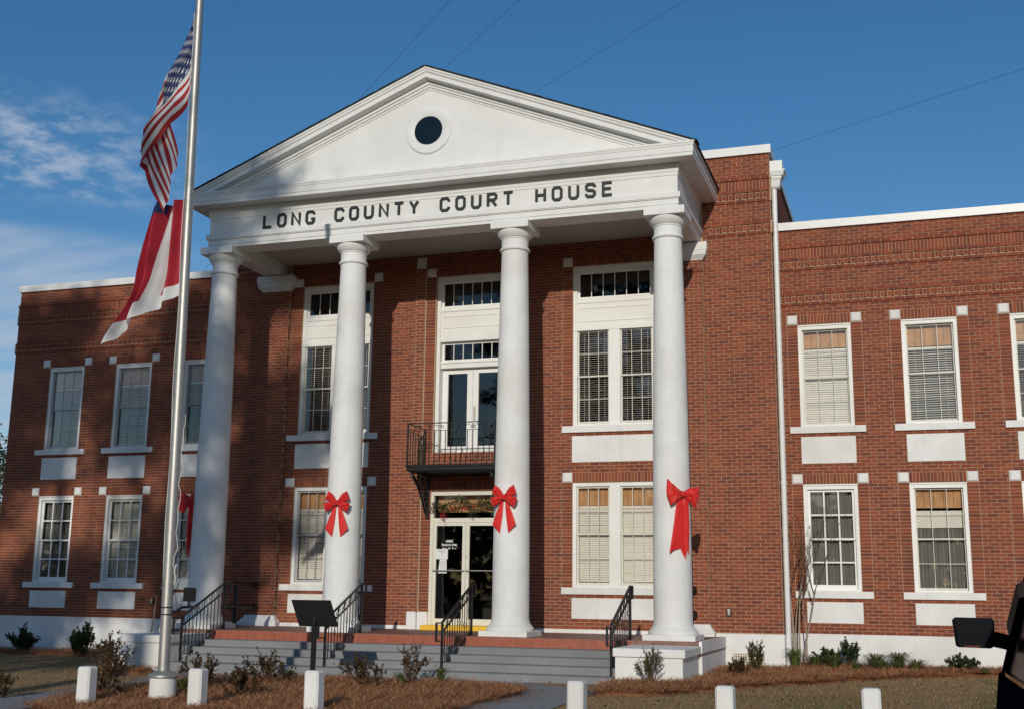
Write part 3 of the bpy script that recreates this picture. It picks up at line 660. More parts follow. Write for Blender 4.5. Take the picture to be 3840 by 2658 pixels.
# ---- pediment
SL = (11.06 - 8.872) / 5.385
tz = lambda x, d: 11.06 - d - SL * abs(x)
t = MB(); xe = (11.06 - .36 - 8.86) / SL
t.prism([(-xe, -3.60, 8.86), (xe, -3.60, 8.86), (0, -3.60, 10.70)], (0, .2, 0)); t.build('tympanum', 'white_paint', CH)
pf = [(.285, .012), (.285, .05), (.268, .062), (.262, .10), (.235, .125), (.235, .215), (.085, .235), (.08, .30), (.05, .315), (.045, .355), (.018, .36), (.016, .40), (-.1, .40), (-.1, .012)]
rk = MB(); vs = []
for q_, d in pf:
    xe = (11.06 - d - 8.868) / SL
    vs += [(-xe, -3.60 - q_, 8.868), (0, -3.60 - q_, 11.06 - d), (xe, -3.60 - q_, 8.868)]
n = len(pf); fs = []
for i in range(n):
    j = (i + 1) % n
    for k in range(2): fs.append((i * 3 + k, i * 3 + k + 1, j * 3 + k + 1, j * 3 + k))
fs += [tuple(i * 3 for i in range(n)), tuple(i * 3 + 2 for i in reversed(range(n)))]
rk.add(vs, fs).build('raking_cornice', 'white_paint', CH)
rf = MB()
for s in (-1, 1):
    rf.prism([(0, -3.90, 11.052), (s * 5.42, -3.90, 11.052 - SL * 5.42), (s * 5.42, -3.90, 11.072 - SL * 5.42), (0, -3.90, 11.072)], (0, 6.9, 0))
roof = rf.build('portico_roof', 'roof_shingle', CH)
for s in (-1, 1):
    for k in range(40):
        a = .02 + k * .135; e = a + .16; q0 = rnd.uniform(.0, .015); u = rnd.uniform(0, .004)
        MB().prism([(s * a, -3.905 - q0, 11.0725 + u - SL * a), (s * e, -3.905 - q0, 11.076 + u - SL * e), (s * e, -3.905 - q0, 11.081 + u - SL * e), (s * a, -3.905 - q0, 11.0785 + u - SL * a)], (0, .3, 0)).build('shingle', 'roof_shingle', roof)
oc = MB(); ring = [(.302, -.002), (.302, -.03), (.31, -.034), (.47, -.034), (.49, -.02), (.49, .0)]
oc.lathe(ring + [(.49, .05), (.302, .05), (.302, -.002)], (0, -3.60, 9.78), 64, 'y')
OC = oc.build('oculus', 'white_paint', CH, 30)
MB().lathe([(0, 0), (.303, 0), (.303, .03), (0, .03)], (0, -3.612, 9.78), 64, 'y').build('oculus_pane', 'dark_glazing', OC)

# ---- porch, steps, pedestals
MB().box(-5.34, 5.34, -3.84, YC + .02, -.30, -.064).build('porch_slab', 'porch_floor', CH)
PT = MB().box(-5.345, 5.345, -3.80, YC, -1.0, -.30).build('porch_base', 'white_masonry', CH)
MB().box(-4.17, 4.17, -3.849, -3.80, -.232, -.075).build('tile_bed', 'mortar', CH)
tw = 8.34 / 42; tm = MB().box(-tw / 2 + .004, tw / 2 - .004, -.010, .02, -.078, .078).mesh('tile', 'tile_red')
for k in range(42):
    o = link('tile', tm, CH); o.location = (-4.17 + (k + .5) * tw, -3.851, -.153); par(o, CH)
for i, (yf, zt) in enumerate(((-4.23, -.232), (-4.60, -.352), (-4.97, -.472), (-5.35, -.595))):
    MB().cbox(-4.163, 4.163, yf, -3.83 - .001 * i, -.95 - .01 * i, zt, .012).build('step', 'step_grey', CH)
for s in (1, -1):
    q = lambda a, b: (min(s * a, s * b), max(s * a, s * b))
    x = q(4.17, 5.335); b = MB(); xb = q(4.205, 5.29)
    b.box(xb[0], xb[1], -5.32, -3.845, -1.1, -.26); ped = b.build('pedestal', 'white_masonry', CH)
    MB().cbox(x[0], x[1], -5.36, -3.846, -.258, -.130, .012).build('pedestal_cap', 'white_masonry', ped)
    x = q(5.30, 5.352); MB().box(x[0], x[1], -3.842, YC - .03, -.25, -.056).build('porch_edge', 'white_masonry', CH)

# ---- balcony
bal = MB().box(-.96, .96, -2.02, YC - .002, 3.135, 3.235).box(-.98, .98, -2.04, YC - .002, 3.205, 3.25).build('balcony', 'black_iron', CH)
for k in range(30): MB().box(-.93 + k * .0635, -.93 + k * .0635 + .03, -2.0, YC - .01, 3.105, 3.134).build('floor_bar', 'black_iron', bal)
def rods(mb, pts, r=.008):
    for a, b in pts: mb.bar(a, b, r * 2)
zt, zb = 4.10, 3.30
r = MB(); P = lambda x, y, z: (x, y, z)
for a, b in (((-.95, -2.01), (.95, -2.01)), ((-.95, -2.01), (-.95, YC - .01)), ((.95, -2.01), (.95, YC - .01))):
    for z, t in ((zt, .026), (zt - .155, .014), (zb, .014)): r.bar((a[0], a[1], z), (b[0], b[1], z), t, t * .7)
for x in (-.95, .95): r.bar((x, -2.01, 3.2), (x, -2.01, zt), .03); r.bar((x, YC - .03, 3.2), (x, YC - .03, zt), .022)
r.bar((0, -2.01, 3.2), (0, -2.01, zt), .018)
r.build('railing', 'black_iron', bal)
bm_ = MB().bar((0, 0, zb), (0, 0, zt - .155), .014).mesh('baluster', 'black_iron')
for k in range(1, 16):
    if k != 8: o = link('baluster', bm_, bal); o.location = (-.95 + 1.9 * k / 16, -2.01, 0)
for s in (-1, 1):
    for k in range(1, 7): o = link('baluster', bm_, bal); o.location = (s * .95, -2.01 + .93 * k / 7, 0)
def spiral(c, r, turns, a0, sg, plane='xz', n=26):
    out = []
    for k in range(n + 1):
        t = k / n; rr = r * (1 - .82 * t); a = a0 + sg * turns * 2 * PI * t
        d = (rr * math.cos(a), rr * math.sin(a)); out.append((c[0] + d[0], c[1], c[2] + d[1]) if plane == 'xz' else (c[0], c[1] + d[0], c[2] + d[1]))
    return out
for cx in (-.48, .48):
    s_ = MB()
    for sg in (-1, 1):
        p = spiral((cx + sg * .02, -2.012, zt - .085), .05, 1.3, PI / 2, sg); s_.tube(p, .006, 5)
        e = spiral((cx + sg * .29, -2.012, zt - .085), .045, 1.3, PI, -1 if sg > 0 else 1) if sg > 0 else spiral((cx - .29, -2.012, zt - .085), .045, 1.3, 0, 1)
        s_.tube([(cx + sg * .07, -2.012, zt - .03), (cx + sg * .10, -2.012, zt - .055), (cx + sg * .24, -2.012, zt - .055)] + ([] if False else e), .006, 5)
    s_.build('scroll', 'black_iron', bal, 60)
for x in (-.86, .86):
    b = MB(); out = [(YC - .02, 3.13), (-1.93, 3.13), (-1.95, 3.06), (-1.80, 2.98), (-1.55, 2.80), (-1.36, 2.58), (-1.22, 2.38), (YC - .07, 2.30), (YC - .02, 2.27)]
    inn = [(YC - .05, 3.09), (-1.74, 3.09), (-1.52, 2.88), (-1.30, 2.62), (YC - .07, 2.42)]
    pts = [(x, a, z) for a, z in out]
    for i in range(len(pts)): b.bar(pts[i], pts[(i + 1) % len(pts)], .05, .045, (1, 0, 0))
    for c, r_ in (((-1.38, 2.93), .12), ((-1.22, 2.70), .09), ((-1.62, 3.03), .06), ((-1.15, 2.52), .05)): b.tube(spiral((x, c[0], c[1]), r_, 1.4, 0, 1, 'yz'), .016, 6)
    b.tube([(x, -1.93, 3.07), (x, -1.94, 3.0), (x, -1.93, 2.98)], [.03, .04, .01], 8); b.tube([(x, YC - .04, 2.30), (x, YC - .045, 2.24), (x, YC - .04, 2.22)], [.03, .042, .015], 8)
    b.build('bracket', 'black_iron', bal)
# ---- rainwater heads and downspouts
def rainhead(x, y, z, sx, hp):
    prof = [(0, .07, .08), (.03, .09, .09), (.16, .115, .10), (.20, .135, .115), (.235, .135, .115), (.24, .155, .13), (.32, .175, .14), (.335, .18, .15), (.36, .18, .15), (.362, .15, .125), (.56, .15, .125)]
    vs = [v for dz, w, d in prof for v in ((x, y - w, z + dz), (x + sx * 2 * d, y - w, z + dz), (x + sx * 2 * d, y + w, z + dz), (x, y + w, z + dz))]
    fs = [(i * 4 + k, i * 4 + (k + 1) % 4, i * 4 + 4 + (k + 1) % 4, i * 4 + 4 + k) for i in range(len(prof) - 1) for k in range(4)] + [(0, 1, 2, 3), tuple(len(vs) - 4 + k for k in range(4))]
    b = MB().add(vs, fs).build('rainwater_head', 'coping_metal', CH)
    xp = x + sx * .062; d = MB().tube([(xp, y, hp), (xp, y, z + .01)], .053, 16).build('downspout', 'coping_metal', CH, 40)
    for zc in (z - 1.6, z - 3.7, z - 6.0): MB().lathe([(.058, 0), (.058, .05), (.054, .05), (.054, 0)], (xp, y, zc), 16).build('strap', 'coping_metal', d)
rainhead(6.436, -.85, 8.83, 1, -.64); rainhead(-12.92, 1.0, 7.05, -1, -.85)
# ---- small fittings on the walls
def walllight(x, z, y):
    b = MB().cbox(x - .047, x + .047, y - .05, y, z - .075, z + .08, .012).build('wall_light', 'lamp_bronze', CH)
    MB().prism([(x - .028, y - .052, z + .06), (x + .028, y - .052, z + .06), (x + .012, y - .052, z - .05), (x - .012, y - .052, z - .05)], (0, -.012, 0)).build('lens', 'lamp_lens', b)
walllight(5.42, .395, YC); walllight(-8.24, .40, 0)
v = MB(); x0, x1, z0, z1 = 5.49, 6.06, -.72, -.372; yv = YC - .034
v.box(x0 - .012, x1 + .012, yv - .012, yv, z1, z1 + .012); v.box(x0 - .012, x0, yv - .012, yv, z0, z1); v.box(x1, x1 + .012, yv - .012, yv, z0, z1)
for k in range(12): v.box(x0 + k * .0475 + .012, x0 + k * .0475 + .035, yv - .008, yv, z0, z1 - .001)
for k in range(7): v.box(x0, x1, yv - .010, yv - .001, z0 + k * .05 + .012, z0 + k * .05 + .032)
vg = v.build('vent_grille', 'vent_cream', CH); MB().box(x0, x1, yv - .0015, yv + .002, z0, z1).build('vent_opening', 'black_matte', vg)

# ---- emit the bricks: the 300 that show largest as objects, the rest as one mesh
def brick_key(b):
    F, s0, s1, z0, z1, pr = b; o = F[0] + F[1] * ((s0 + s1) / 2) + Vector((0, 0, (z0 + z1) / 2)); d = o - CP; w = d.dot(cf)
    u = 1920 + 4421 * d.dot(cr) / w; vv = 1329 - 4421 * d.dot(cu) / w
    return w, u, vv
full = [i for i, b in enumerate(BR) if b[0] is FRONT0 and abs(b[2] - b[1] - .195) < .002 and b[1] > 6.6 and abs(b[5] - .007) < 1e-6]
cand = sorted((brick_key(BR[i]) + (i,) for i in full))
pick = [c for c in cand if 2950 < c[1] < 3820 and 60 < c[2] < 2640 and not (c[1] > 3550 and c[2] > 2200)][:300]
ps = {c[3] for c in pick}
bmesh1 = MB().box(-.0975, .0975, 0, .03, -CO / 2 + JT / 2, CO / 2 - JT / 2).mesh('brick', 'brick')
for c in pick:
    F, s0, s1, z0, z1, pr = BR[c[3]]; o = link('brick', bmesh1, wallR); o.location = ((s0 + s1) / 2, rnd.uniform(-.0012, .0012) + .0, (z0 + z1) / 2)
vs = []; fs = []
for i, (F, s0, s1, z0, z1, pr) in enumerate(BR):
    if i in ps: continue
    o, dx, n = F; d = pr - .007 + rnd.uniform(-.0015, .0015) + .000; k = len(vs); j1 = rnd.uniform(-.0012, .0012); j2 = rnd.uniform(-.0012, .0012)
    for dd in (d, d - .03 - pr):
        for s, z in ((s0 + j1, z0 + j2), (s1 + j1, z0 - j2), (s1 - j2, z1 + j1), (s0 - j2, z1 - j1)):
            q = o + dx * s + n * dd; vs.append((q.x, q.y, q.z + z))
    fs += [(k, k + 1, k + 2, k + 3), (k + 1, k, k + 4, k + 5), (k + 2, k + 1, k + 5, k + 6), (k + 3, k + 2, k + 6, k + 7), (k, k + 3, k + 7, k + 4)]
bw = MB().add(vs, fs); BWK = bw.build('brickwork', 'brick', CH, fix=False); tag(BWK, kind='stuff')
# ------------------------------------------------------------------ ground
def cl(a, lo, hi): return max(lo, min(hi, a))
def sm(a, lo, hi): t = cl((a - lo) / (hi - lo), 0, 1); return t * t * (3 - 2 * t)
def gz(x, y): return -.735 + .0098 * cl(x, -13, 13) + .0125 * cl(y + 5, -8, 0) - .05 * sm(-y, 13, 16)
def axis(a, b, fa, fb, fine, coarse):
    out = []; q = a
    while q < b:
        out.append(q); q += fine if fa <= q < fb else coarse if (fa - 30 < q < fb + 30) else 60
    return out + [b]
def sheet(name, xs, ys, zf, keep, mt):
    mb = MB(); idx = {}
    for i, x in enumerate(xs):
        for j, y in enumerate(ys): idx[i, j] = len(mb.v); mb.v.append((x, y, zf(x, y)))
    for i in range(len(xs) - 1):
        for j in range(len(ys) - 1):
            if keep((xs[i] + xs[i + 1]) / 2, (ys[j] + ys[j + 1]) / 2): mb.f.append((idx[i, j], idx[i + 1, j], idx[i + 1, j + 1], idx[i, j + 1]))
    used = sorted({k for f in mb.f for k in f}); mp = {k: n for n, k in enumerate(used)}
    mb.v = [mb.v[k] for k in used]; mb.f = [tuple(mp[k] for k in f) for f in mb.f]
    return mb.build(name, mt, None, 80, False)
def vn(x, y, s=1.0, seed=0.):
    # cheap smooth value noise
    x, y = x * s + seed, y * s - seed; i, j = math.floor(x), math.floor(y); fx, fy = x - i, y - j
    fx = fx * fx * (3 - 2 * fx); fy = fy * fy * (3 - 2 * fy)
    h = lambda a, b: (math.sin(a * 127.1 + b * 311.7) * 43758.5453) % 1
    return (h(i, j) * (1 - fx) + h(i + 1, j) * fx) * (1 - fy) + (h(i, j + 1) * (1 - fx) + h(i + 1, j + 1) * fx) * fy
def inpoly(x, y, P):
    c = False; j = len(P) - 1
    for i in range(len(P)):
        if (P[i][1] > y) != (P[j][1] > y) and x < (P[j][0] - P[i][0]) * (y - P[i][1]) / (P[j][1] - P[i][1]) + P[i][0]: c = not c
        j = i
    return c
ISL = [(-2.35, -6.75), (-1.2, -6.25), (.6, -6.15), (2.3, -6.35), (3.2, -6.72), (3.32, -7.6), (3.25, -9.0), (3.30, -10.4), (2.6, -11.6), (-.6, -12.2), (-1.9, -11.6), (-2.5, -10.2), (-2.62, -8.4)]
BEDR = [(4.20, -5.42), (4.22, -7.25), (5.3, -7.05), (6.6, -5.1), (7.7, -3.5), (9.0, -1.95), (10.2, -1.25), (12.9, -1.2), (13.4, -.0), (6.45, .0), (6.45, -1.08), (5.37, -1.08), (5.37, -5.3), (4.22, -5.33)]
BEDL = [(-13.5, .0), (-13.5, -1.0), (-10.2, -1.3), (-8.6, -1.5), (-6.8, -2.6), (-5.9, -4.8), (-4.7, -6.2), (-4.2, -5.9), (-4.2, -5.3), (-5.37, -5.3), (-5.37, -1.08), (-6.45, -1.08), (-6.45, 0)]
def bedz(x, y): return gz(x, y) + .025 + .05 * vn(x, y, 1.7) + .03 * vn(x, y, 4.1, 3) + .015 * vn(x, y, 11, 7)
def inbed(x, y):
    wx = x + .18 * (vn(x, y, 3, 1) - .5); wy = y + .18 * (vn(x, y, 3, 5) - .5)
    return any(inpoly(wx, wy, P) for P in (ISL, BEDR, BEDL))
def inwalk(x, y):
    if -4.3 < x < 4.3 and -6.9 < y < -5.2: return True
    if 3.1 < x < 4.32 + .06 * (y + 8) * 0 and -13.0 < y < -6: return True
    return -3.55 < x < -2.2 and -13.0 < y < -6
xs = axis(-700, 700, -14, 14, .5, 4); ys = axis(-500, 900, -13, 1, .5, 4)
tag(sheet('ground', xs, ys, gz, lambda x, y: True, 'lawn_soil'), kind='structure')
st_ = sheet('road', [-300, -60, -20, -13, 0, 13, 20, 60, 300], [-40, -30, -20, -16.5], lambda x, y: gz(x, -20) + .010, lambda x, y: True, 'asphalt'); tag(st_, kind='structure')
g = [i * .11 for i in range(-34, 41)]; gy = [-13.0 + i * .11 for i in range(0, 71)] + [-5.2]
tag(sheet('walkway', g, gy, lambda x, y: gz(x, y) + .012 if y < -6 else cl(gz(x, y), -.9, -.725) + .012, inwalk, 'walk_grey'), kind='structure')
xs = [-13.5 + i * .12 for i in range(0, 226)]; ys = [-12.4 + i * .12 for i in range(0, 104)]
edge = lambda x, y: bedz(x, y) if all(inbed(x + a, y + b) for a, b in ((.13, 0), (-.13, 0), (0, .13), (0, -.13), (.1, .1), (-.1, -.1), (.1, -.1), (-.1, .1))) else gz(x, y) - .03
bed = sheet('pine_straw_bed', xs, ys, edge, inbed, 'mulch_bed'); tag(bed, kind='structure')
def scatter(name, n, region, test, zf, mt, lmin, lmax, wid, upmin, upmax, label, cat):
    vs = []; fs = []; c = 0; tries = 0
    while c < n and tries < n * 12:
        tries += 1; x = rnd.uniform(region[0], region[1]); y = rnd.uniform(region[2], region[3])
        if not test(x, y): continue
        a = rnd.uniform(0, 2 * PI); l = rnd.uniform(lmin, lmax); e = rnd.uniform(upmin, upmax); z = zf(x, y) - .004; w = wid * rnd.uniform(.7, 1.3)
        dx, dy, dz = math.cos(a) * math.cos(e) * l, math.sin(a) * math.cos(e) * l, math.sin(e) * l
        px_, py_ = -math.sin(a) * w, math.cos(a) * w; b = rnd.uniform(-.2, .35) * l * .5; k = len(vs)
        vs += [(x - px_, y - py_, z), (x + px_, y + py_, z), (x + dx * .5 + px_, y + dy * .5 + py_, z + dz * .5 + b * .25 + .004), (x + dx * .5 - px_, y + dy * .5 - py_, z + dz * .5 + b * .25 + .004), (x + dx, y + dy, z + dz)]
        fs += [(k, k + 1, k + 2, k + 3), (k + 3, k + 2, k + 4)]; c += 1
    o = MB().add(vs, fs).build(name, mt, None, None, False); return tag(o, label, cat, kind='stuff')
scatter('pine_straw', 46000, (-2.7, 3.4, -12.2, -6.1), inbed, bedz, 'straw', .10, .26, .0032, -.05, .5, 'loose brown pine straw mulch round flagpole and along the walls', 'pine straw')
scatter('pine_straw', 36000, (4.1, 13.0, -7.4, 0), inbed, bedz, 'straw', .10, .26, .0032, -.05, .5, 'reddish pine straw strewn over planting bed before right wing', 'pine straw')
scatter('pine_straw', 12000, (-13, -4, -6.4, 0), inbed, bedz, 'straw', .10, .26, .0032, -.05, .5, 'shaded pine straw strewn over planting bed before left wing', 'pine straw')
spill = lambda x, y: inwalk(x, y) and any(inbed(x + a, y + b) for a, b in ((.3, 0), (-.3, 0), (0, .3), (0, -.3)))
scatter('pine_straw', 2600, (-3.6, 4.4, -12, -5.5), spill, lambda x, y: gz(x, y) + .018, 'straw', .08, .2, .003, -.02, .15, 'stray pine straw needles blown onto the grey walkway', 'pine straw')
lawn = lambda x, y: not inbed(x, y) and not inwalk(x, y) and y < -.05 and not (abs(x) < 5.4 and y > -5.5) and not (5 < abs(x) < 6.5 and y > -1.1)
scatter('dry_grass', 70000, (4.3, 13.2, -13, -1), lawn, gz, 'dry_grass', .018, .042, .0026, .3, 1.3, 'dormant tan lawn grass between white posts and right planting bed', 'grass')
scatter('dry_grass', 34000, (-13, -2.3, -13, 0), lawn, gz, 'dry_grass', .018, .042, .0028, .3, 1.3, 'shaded dormant lawn grass before the left wing', 'grass')

scatter('green_weeds', 5200, (4.4, 13, -12, -2), lambda x, y: lawn(x, y) and vn(x, y, .9, 4) > .72, gz, 'leaf_grass', .02, .06, .003, .5, 1.4, 'patches of low green weeds in the right lawn', 'weeds')
scatter('fallen_leaves', 1500, (-12, 13, -12.8, -.3), lambda x, y: lawn(x, y) or inwalk(x, y) or inbed(x, y), lambda x, y: (bedz(x, y) if inbed(x, y) else gz(x, y)) + .03, 'leaf_rose', .03, .07, .014, -.2, .5, 'scattered small brown fallen leaves on lawn and walkway', 'leaves')
# ------------------------------------------------------------------ white posts
for i, x in enumerate((-1.60, .085, 1.735, 5.07, 6.76, 8.30)):
    y = -10.8; z = gz(x, y); zt = (-.300, -.275, -.245, -.250, -.245, -.215)[i]
    lab = ('short white post, leftmost of the row, left of the flagpole base', 'short white post just right of the flagpole base', 'short white post in front of the black sign stand', 'short white post standing beside the grey walkway', 'short white post in front of the right pedestal shrub', 'short white post, rightmost of the row, near the dark car')[i]
    b = MB().cbox(x - .098, x + .098, y - .098, y + .098, z - .3, zt, .024)
    p = b.build('bollard', 'white_masonry', None, org=(x, y, z)); p.rotation_euler = (rnd.uniform(-.015, .015), rnd.uniform(-.015, .015), rnd.uniform(-.05, .05)); tag(p, lab, 'post', 'white posts along the kerb')

# ------------------------------------------------------------------ stair handrails
def handrail(x, kind, lab, yo=0.):
    T = thing('handrail', lab, 'handrail', (x, -4.3, -.6), 'iron handrails on the steps')
    y0, y1 = -3.58 + yo, -5.0 + yo; zt0, zt1 = .845, .205
    f = MB(); f.bar((x, y0, -.07), (x, y0, zt0), .038); f.bar((x, y1, -.62), (x, y1, zt1), .038); f.build('post', 'black_iron', T) if False else None
    for (yy, a, b_) in ((y0, -.066, zt0 - .015), (y1, -.74, zt1 - .015)): MB().bar((x, yy, a), (x, yy, b_), .038).build('post', 'black_iron', T)
    zz_ = lambda y, d: zt0 + (zt1 - zt0) * (y - y0) / (y1 - y0) - d
    top = MB(); top.bar((x, y0 + .02, zz_(y0 + .02, 0)), (x, y1 - .02, zz_(y1 - .02, 0)), .045, .022)
    # returned ends
    for (ys, ye, z, dz) in ((y0, y0 + .19, zt0 + .005, .21), (y1, y1 - .27, zt1 - .01, .30)):
        top.bar((x, ys, z), (x, ye, z), .040, .022); top.bar((x, ye, z + .011), (x, ye, z - dz), .036, .026, (0, 1, 0)); top.bar((x, ye, z - dz), (x, ys, z - dz), .036, .022)
    top.build('top_rail', 'black_iron', T)
    MB().bar((x, y0, zz_(y0, .17)), (x, y1, zz_(y1, .17)), .032, .018).build('middle_rail', 'black_iron', T)
    MB().bar((x, y0, .02), (x, y1, .02 + (-.62)), .032, .022).build('bottom_rail', 'black_iron', T)
    n = 12; zb = lambda y: .02 - .62 * (y - y0) / (y1 - y0)
    for k in range(1, n):
        y = y0 + (y1 - y0) * k / n; b = MB(); a, e = zb(y), zz_(y, .17) if k % 2 else zz_(y, .0)
        if k % 2 == 0: b.bar((x, y, a), (x, y, e), .013)
        else:
            m_ = (a + e) / 2 + (.10 if k % 4 == 1 else -.05); b.bar((x, y, a), (x, y, m_ - .055), .013); b.bar((x, y, m_ + .055), (x, y, e), .013)
            for q in range(4):
                b.tube([(x + .021 * math.sin(PI * t / 8) * math.cos(q * PI / 2 + t * .35), y + .021 * math.sin(PI * t / 8) * math.sin(q * PI / 2 + t * .35), m_ - .058 + .116 * t / 8) for t in range(9)], .0042, 4)
        b.build('baluster', 'black_iron', T)
    if kind == 'rings':
        for k in range(1, n, 2):
            y = y0 + (y1 - y0) * k / n; c = (x, y, zz_(y, .085)); MB().tube([(x, c[1] + .058 * math.cos(t * PI / 10), c[2] + .072 * math.sin(t * PI / 10)) for t in range(20)], .007, 5, True).build('ring', 'black_iron', T)
    else:
        for k in (2, 4, 6, 8, 10):
            y = y0 + (y1 - y0) * k / n; s_ = MB()
            for sg in (-1, 1): s_.tube(spiral((x, y + sg * .055, zz_(y + sg * .055, .085)), .055, 1.2, PI / 2, sg, 'yz'), .0055, 5)
            s_.tube([(x, y - .10, zz_(y - .1, .15)), (x, y, zz_(y, .085)), (x, y + .10, zz_(y + .1, .02))], .0055, 5); s_.build('scroll', 'black_iron', T)
handrail(-4.07, 'rings', 'black iron handrail with rings at the left end of the steps')
handrail(-1.12, 'scroll', 'black iron handrail with scrolls behind the black sign stand')
handrail(1.10, 'scroll', 'black iron handrail with scrolls before the entrance doors')
handrail(4.06, 'rings', 'black iron handrail with rings beside the right white pedestal')
# pipe guard rails across the porch ends
for s in (-1, 1):
    x = 4.78 * s; T = thing('guard_rail', ('black pipe guard rail at the left end of the porch', 'black pipe guard rail behind the rightmost column')[s > 0], 'guard rail', (x, -2.0, -.064), 'pipe guard rails')
    for z in (.81, .35):
        MB().tube([(x, -2.98, z), (x, -1.32, z)], .042, 14).build('pipe', 'black_iron', T, 40)
        MB().lathe([(.002, -.075)] + [(.07 * math.cos(t), .07 * math.sin(t)) for t in [(-80 + 16 * k) * PI / 180 for k in range(11)]] + [(.002, .072)], (x, -1.28, z), 18, 'y').build('end_cap', 'black_iron', T, 60)
    MB().tube([(x, -2.03, -.064), (x, -2.03, .80)], .045, 14).build('post', 'black_iron', T, 40)

# ------------------------------------------------------------------ bows
def bow(cx, ang, z, r, long, lab, thick=1.):
    # ang: direction the bow faces, measured from the street side towards +x
    n = Vector((math.sin(ang), -math.cos(ang), 0)); t = Vector((math.cos(ang), math.sin(ang), 0)); o = Vector((cx, CY, z)) + n * r
    T = thing('ribbon_bow', lab, 'bow', tuple(o), 'red bows on the columns')
    def P(a, b, d): return tuple(o + t * a + n * d * thick + Vector((0, 0, b)))
    def petal(name, out, d0, bulge, th=.012):
        # cushion-like lobe: rim ring, two inner rings, raised middle
        c = (sum(p[0] for p in out) / len(out), sum(p[1] for p in out) / len(out)); pts = []
        m_ = len(out)
        for i in range(m_):
            a, b = out[i], out[(i + 1) % m_]
            for q in range(3): pts.append((a[0] + (b[0] - a[0]) * q / 3, a[1] + (b[1] - a[1]) * q / 3))
        k = len(pts); b = MB(); vs = []
        for (f, h) in ((1, .0), (.86, .55), (.6, .9), (.3, 1.0)):
            for i, p in enumerate(pts): vs.append(P(c[0] + (p[0] - c[0]) * f, c[1] + (p[1] - c[1]) * f, d0 + th + bulge * h + ((.016 * math.sin(i * 2.1) + .008 * math.sin(i * 5.3 + 1)) * (bulge / .055) if f < .9 else 0)))
        vs.append(P(c[0], c[1], d0 + th + bulge * .9))
        for p in pts: vs.append(P(p[0], p[1], d0))
        fs = [(g_ * k + i, g_ * k + (i + 1) % k, (g_ + 1) * k + (i + 1) % k, (g_ + 1) * k + i) for g_ in range(3) for i in range(k)]
        fs += [(3 * k + i, 3 * k + (i + 1) % k, 4 * k) for i in range(k)] + [(i, (i + 1) % k, 4 * k + 1 + (i + 1) % k, 4 * k + 1 + i) for i in range(k)] + [tuple(4 * k + 1 + i for i in range(k))]
        b.add(vs, fs); b.build(name, 'ribbon_red', T, 50)
    if not long:
        for s in (-1, 1):
            petal('loop', [(0, .02), (s * .05, .10), (s * .10, .17), (s * .19, .225), (s * .225, .13), (s * .25, .055), (s * .14, .015)], .025, .05)
            petal('loop', [(0, .015), (s * .12, .02), (s * .265, -.005), (s * .255, -.10), (s * .215, -.19), (s * .11, -.135), (s * .03, -.06)], .045, .055)
            petal('tail', [(s * .015, -.05), (s * .07, -.08), (s * .155, -.28), (s * .235, -.50), (s * .165, -.575), (s * .085, -.655), (s * .04, -.36)], .008, .010, .010)
    else:
        for s in (-1, 1):
            petal('loop', [(0, .03), (s * .12, .10), (s * .32, .25 if s < 0 else .14), (s * .34, .02), (s * .26, -.21 if s < 0 else -.26), (s * .12, -.13), (s * .02, -.06)], .05, .06)
        petal('tail', [(-.10, -.05), (.02, -.06), (.06, -.5), (.04, -1.12), (-.05, -.95), (-.19, -.98), (-.27, -1.03), (-.17, -.5)], .015, .012, .010)
        petal('tail', [(.03, -.06), (.12, -.08), (.13, -.5), (.11, -1.06), (.08, -.95), (.05, -1.14), (.02, -.8), (.03, -.4)], .03, .012, .010)
    petal('knot', [(-.035, .045), (.035, .045), (.055, 0), (.035, -.05), (-.035, -.05), (-.055, 0)], .09, .03)
bow(-4.753, math.radians(-84), 2.47, .33, True, 'red bow with long tails seen edge on at leftmost column', 2.1)
bow(-1.737, math.radians(5), 2.375, .335, False, 'red velvet bow on the second column from the left')
bow(1.737, math.radians(-5), 2.44, .335, False, 'red velvet bow on the column beside the entrance doors')
bow(4.753, math.radians(42), 2.46, .335, True, 'red bow with long forked tails on the rightmost column')

# ------------------------------------------------------------------ flagpole and flags
FP = Vector((-.945, -10.05, 0)); zb = gz(FP.x, FP.y); lean = -.0165
fx = lambda z: FP.x + lean * (z - zb)
T = thing('flagpole', 'tall brushed aluminium flagpole on a round white base', 'flagpole', (FP.x, FP.y, zb))
MB().lathe([(.178, -.3), (.178, .335), (.172, .345), (0, .345)], (FP.x, FP.y, zb), 40).build('concrete_base', 'white_masonry', T, 30)
MB().lathe([(.20, .346), (.205, .36), (.20, .378), (.15, .415), (.095, .43), (.078, .436)], (FP.x, FP.y, zb), 40).build('collar', 'aluminium', T, 50)
MB().tube([(fx(zb + .43 + k * .8), FP.y, zb + .43 + k * .8) for k in range(14)], [.0765 - .020 * (k / 13) for k in range(14)], 32).build('pole', 'aluminium', T, 60)
zt = zb + .43 + 10.38; MB().lathe([(.02, 0), (.05, .03), (.07, .08), (.05, .13), (.01, .15)], (fx(zt), FP.y, zt), 20).build('finial', 'aluminium', T, 60)
for z in (.455, .36): MB().lathe([(.079, 0), (.079, .018), (.074, .018), (.074, 0)], (fx(z), FP.y, z), 24).build('clamp', 'black_iron', T)
hx = lambda z: fx(z) - .085
MB().tube([(hx(z) + .012 * math.sin(z * 3) + .03, FP.y - .05, z) for z in [.75 + k * .45 for k in range(20)]], .006, 5).build('halyard', 'rope_white', T, 60)
MB().tube([(fx(1.2) + .10 + .02 * math.sin(k * 1.9), FP.y - .01 + .02 * math.cos(k * 1.3), .82 + k * .11) for k in range(22)], .006, 5).build('halyard', 'rope_white', T, 60)
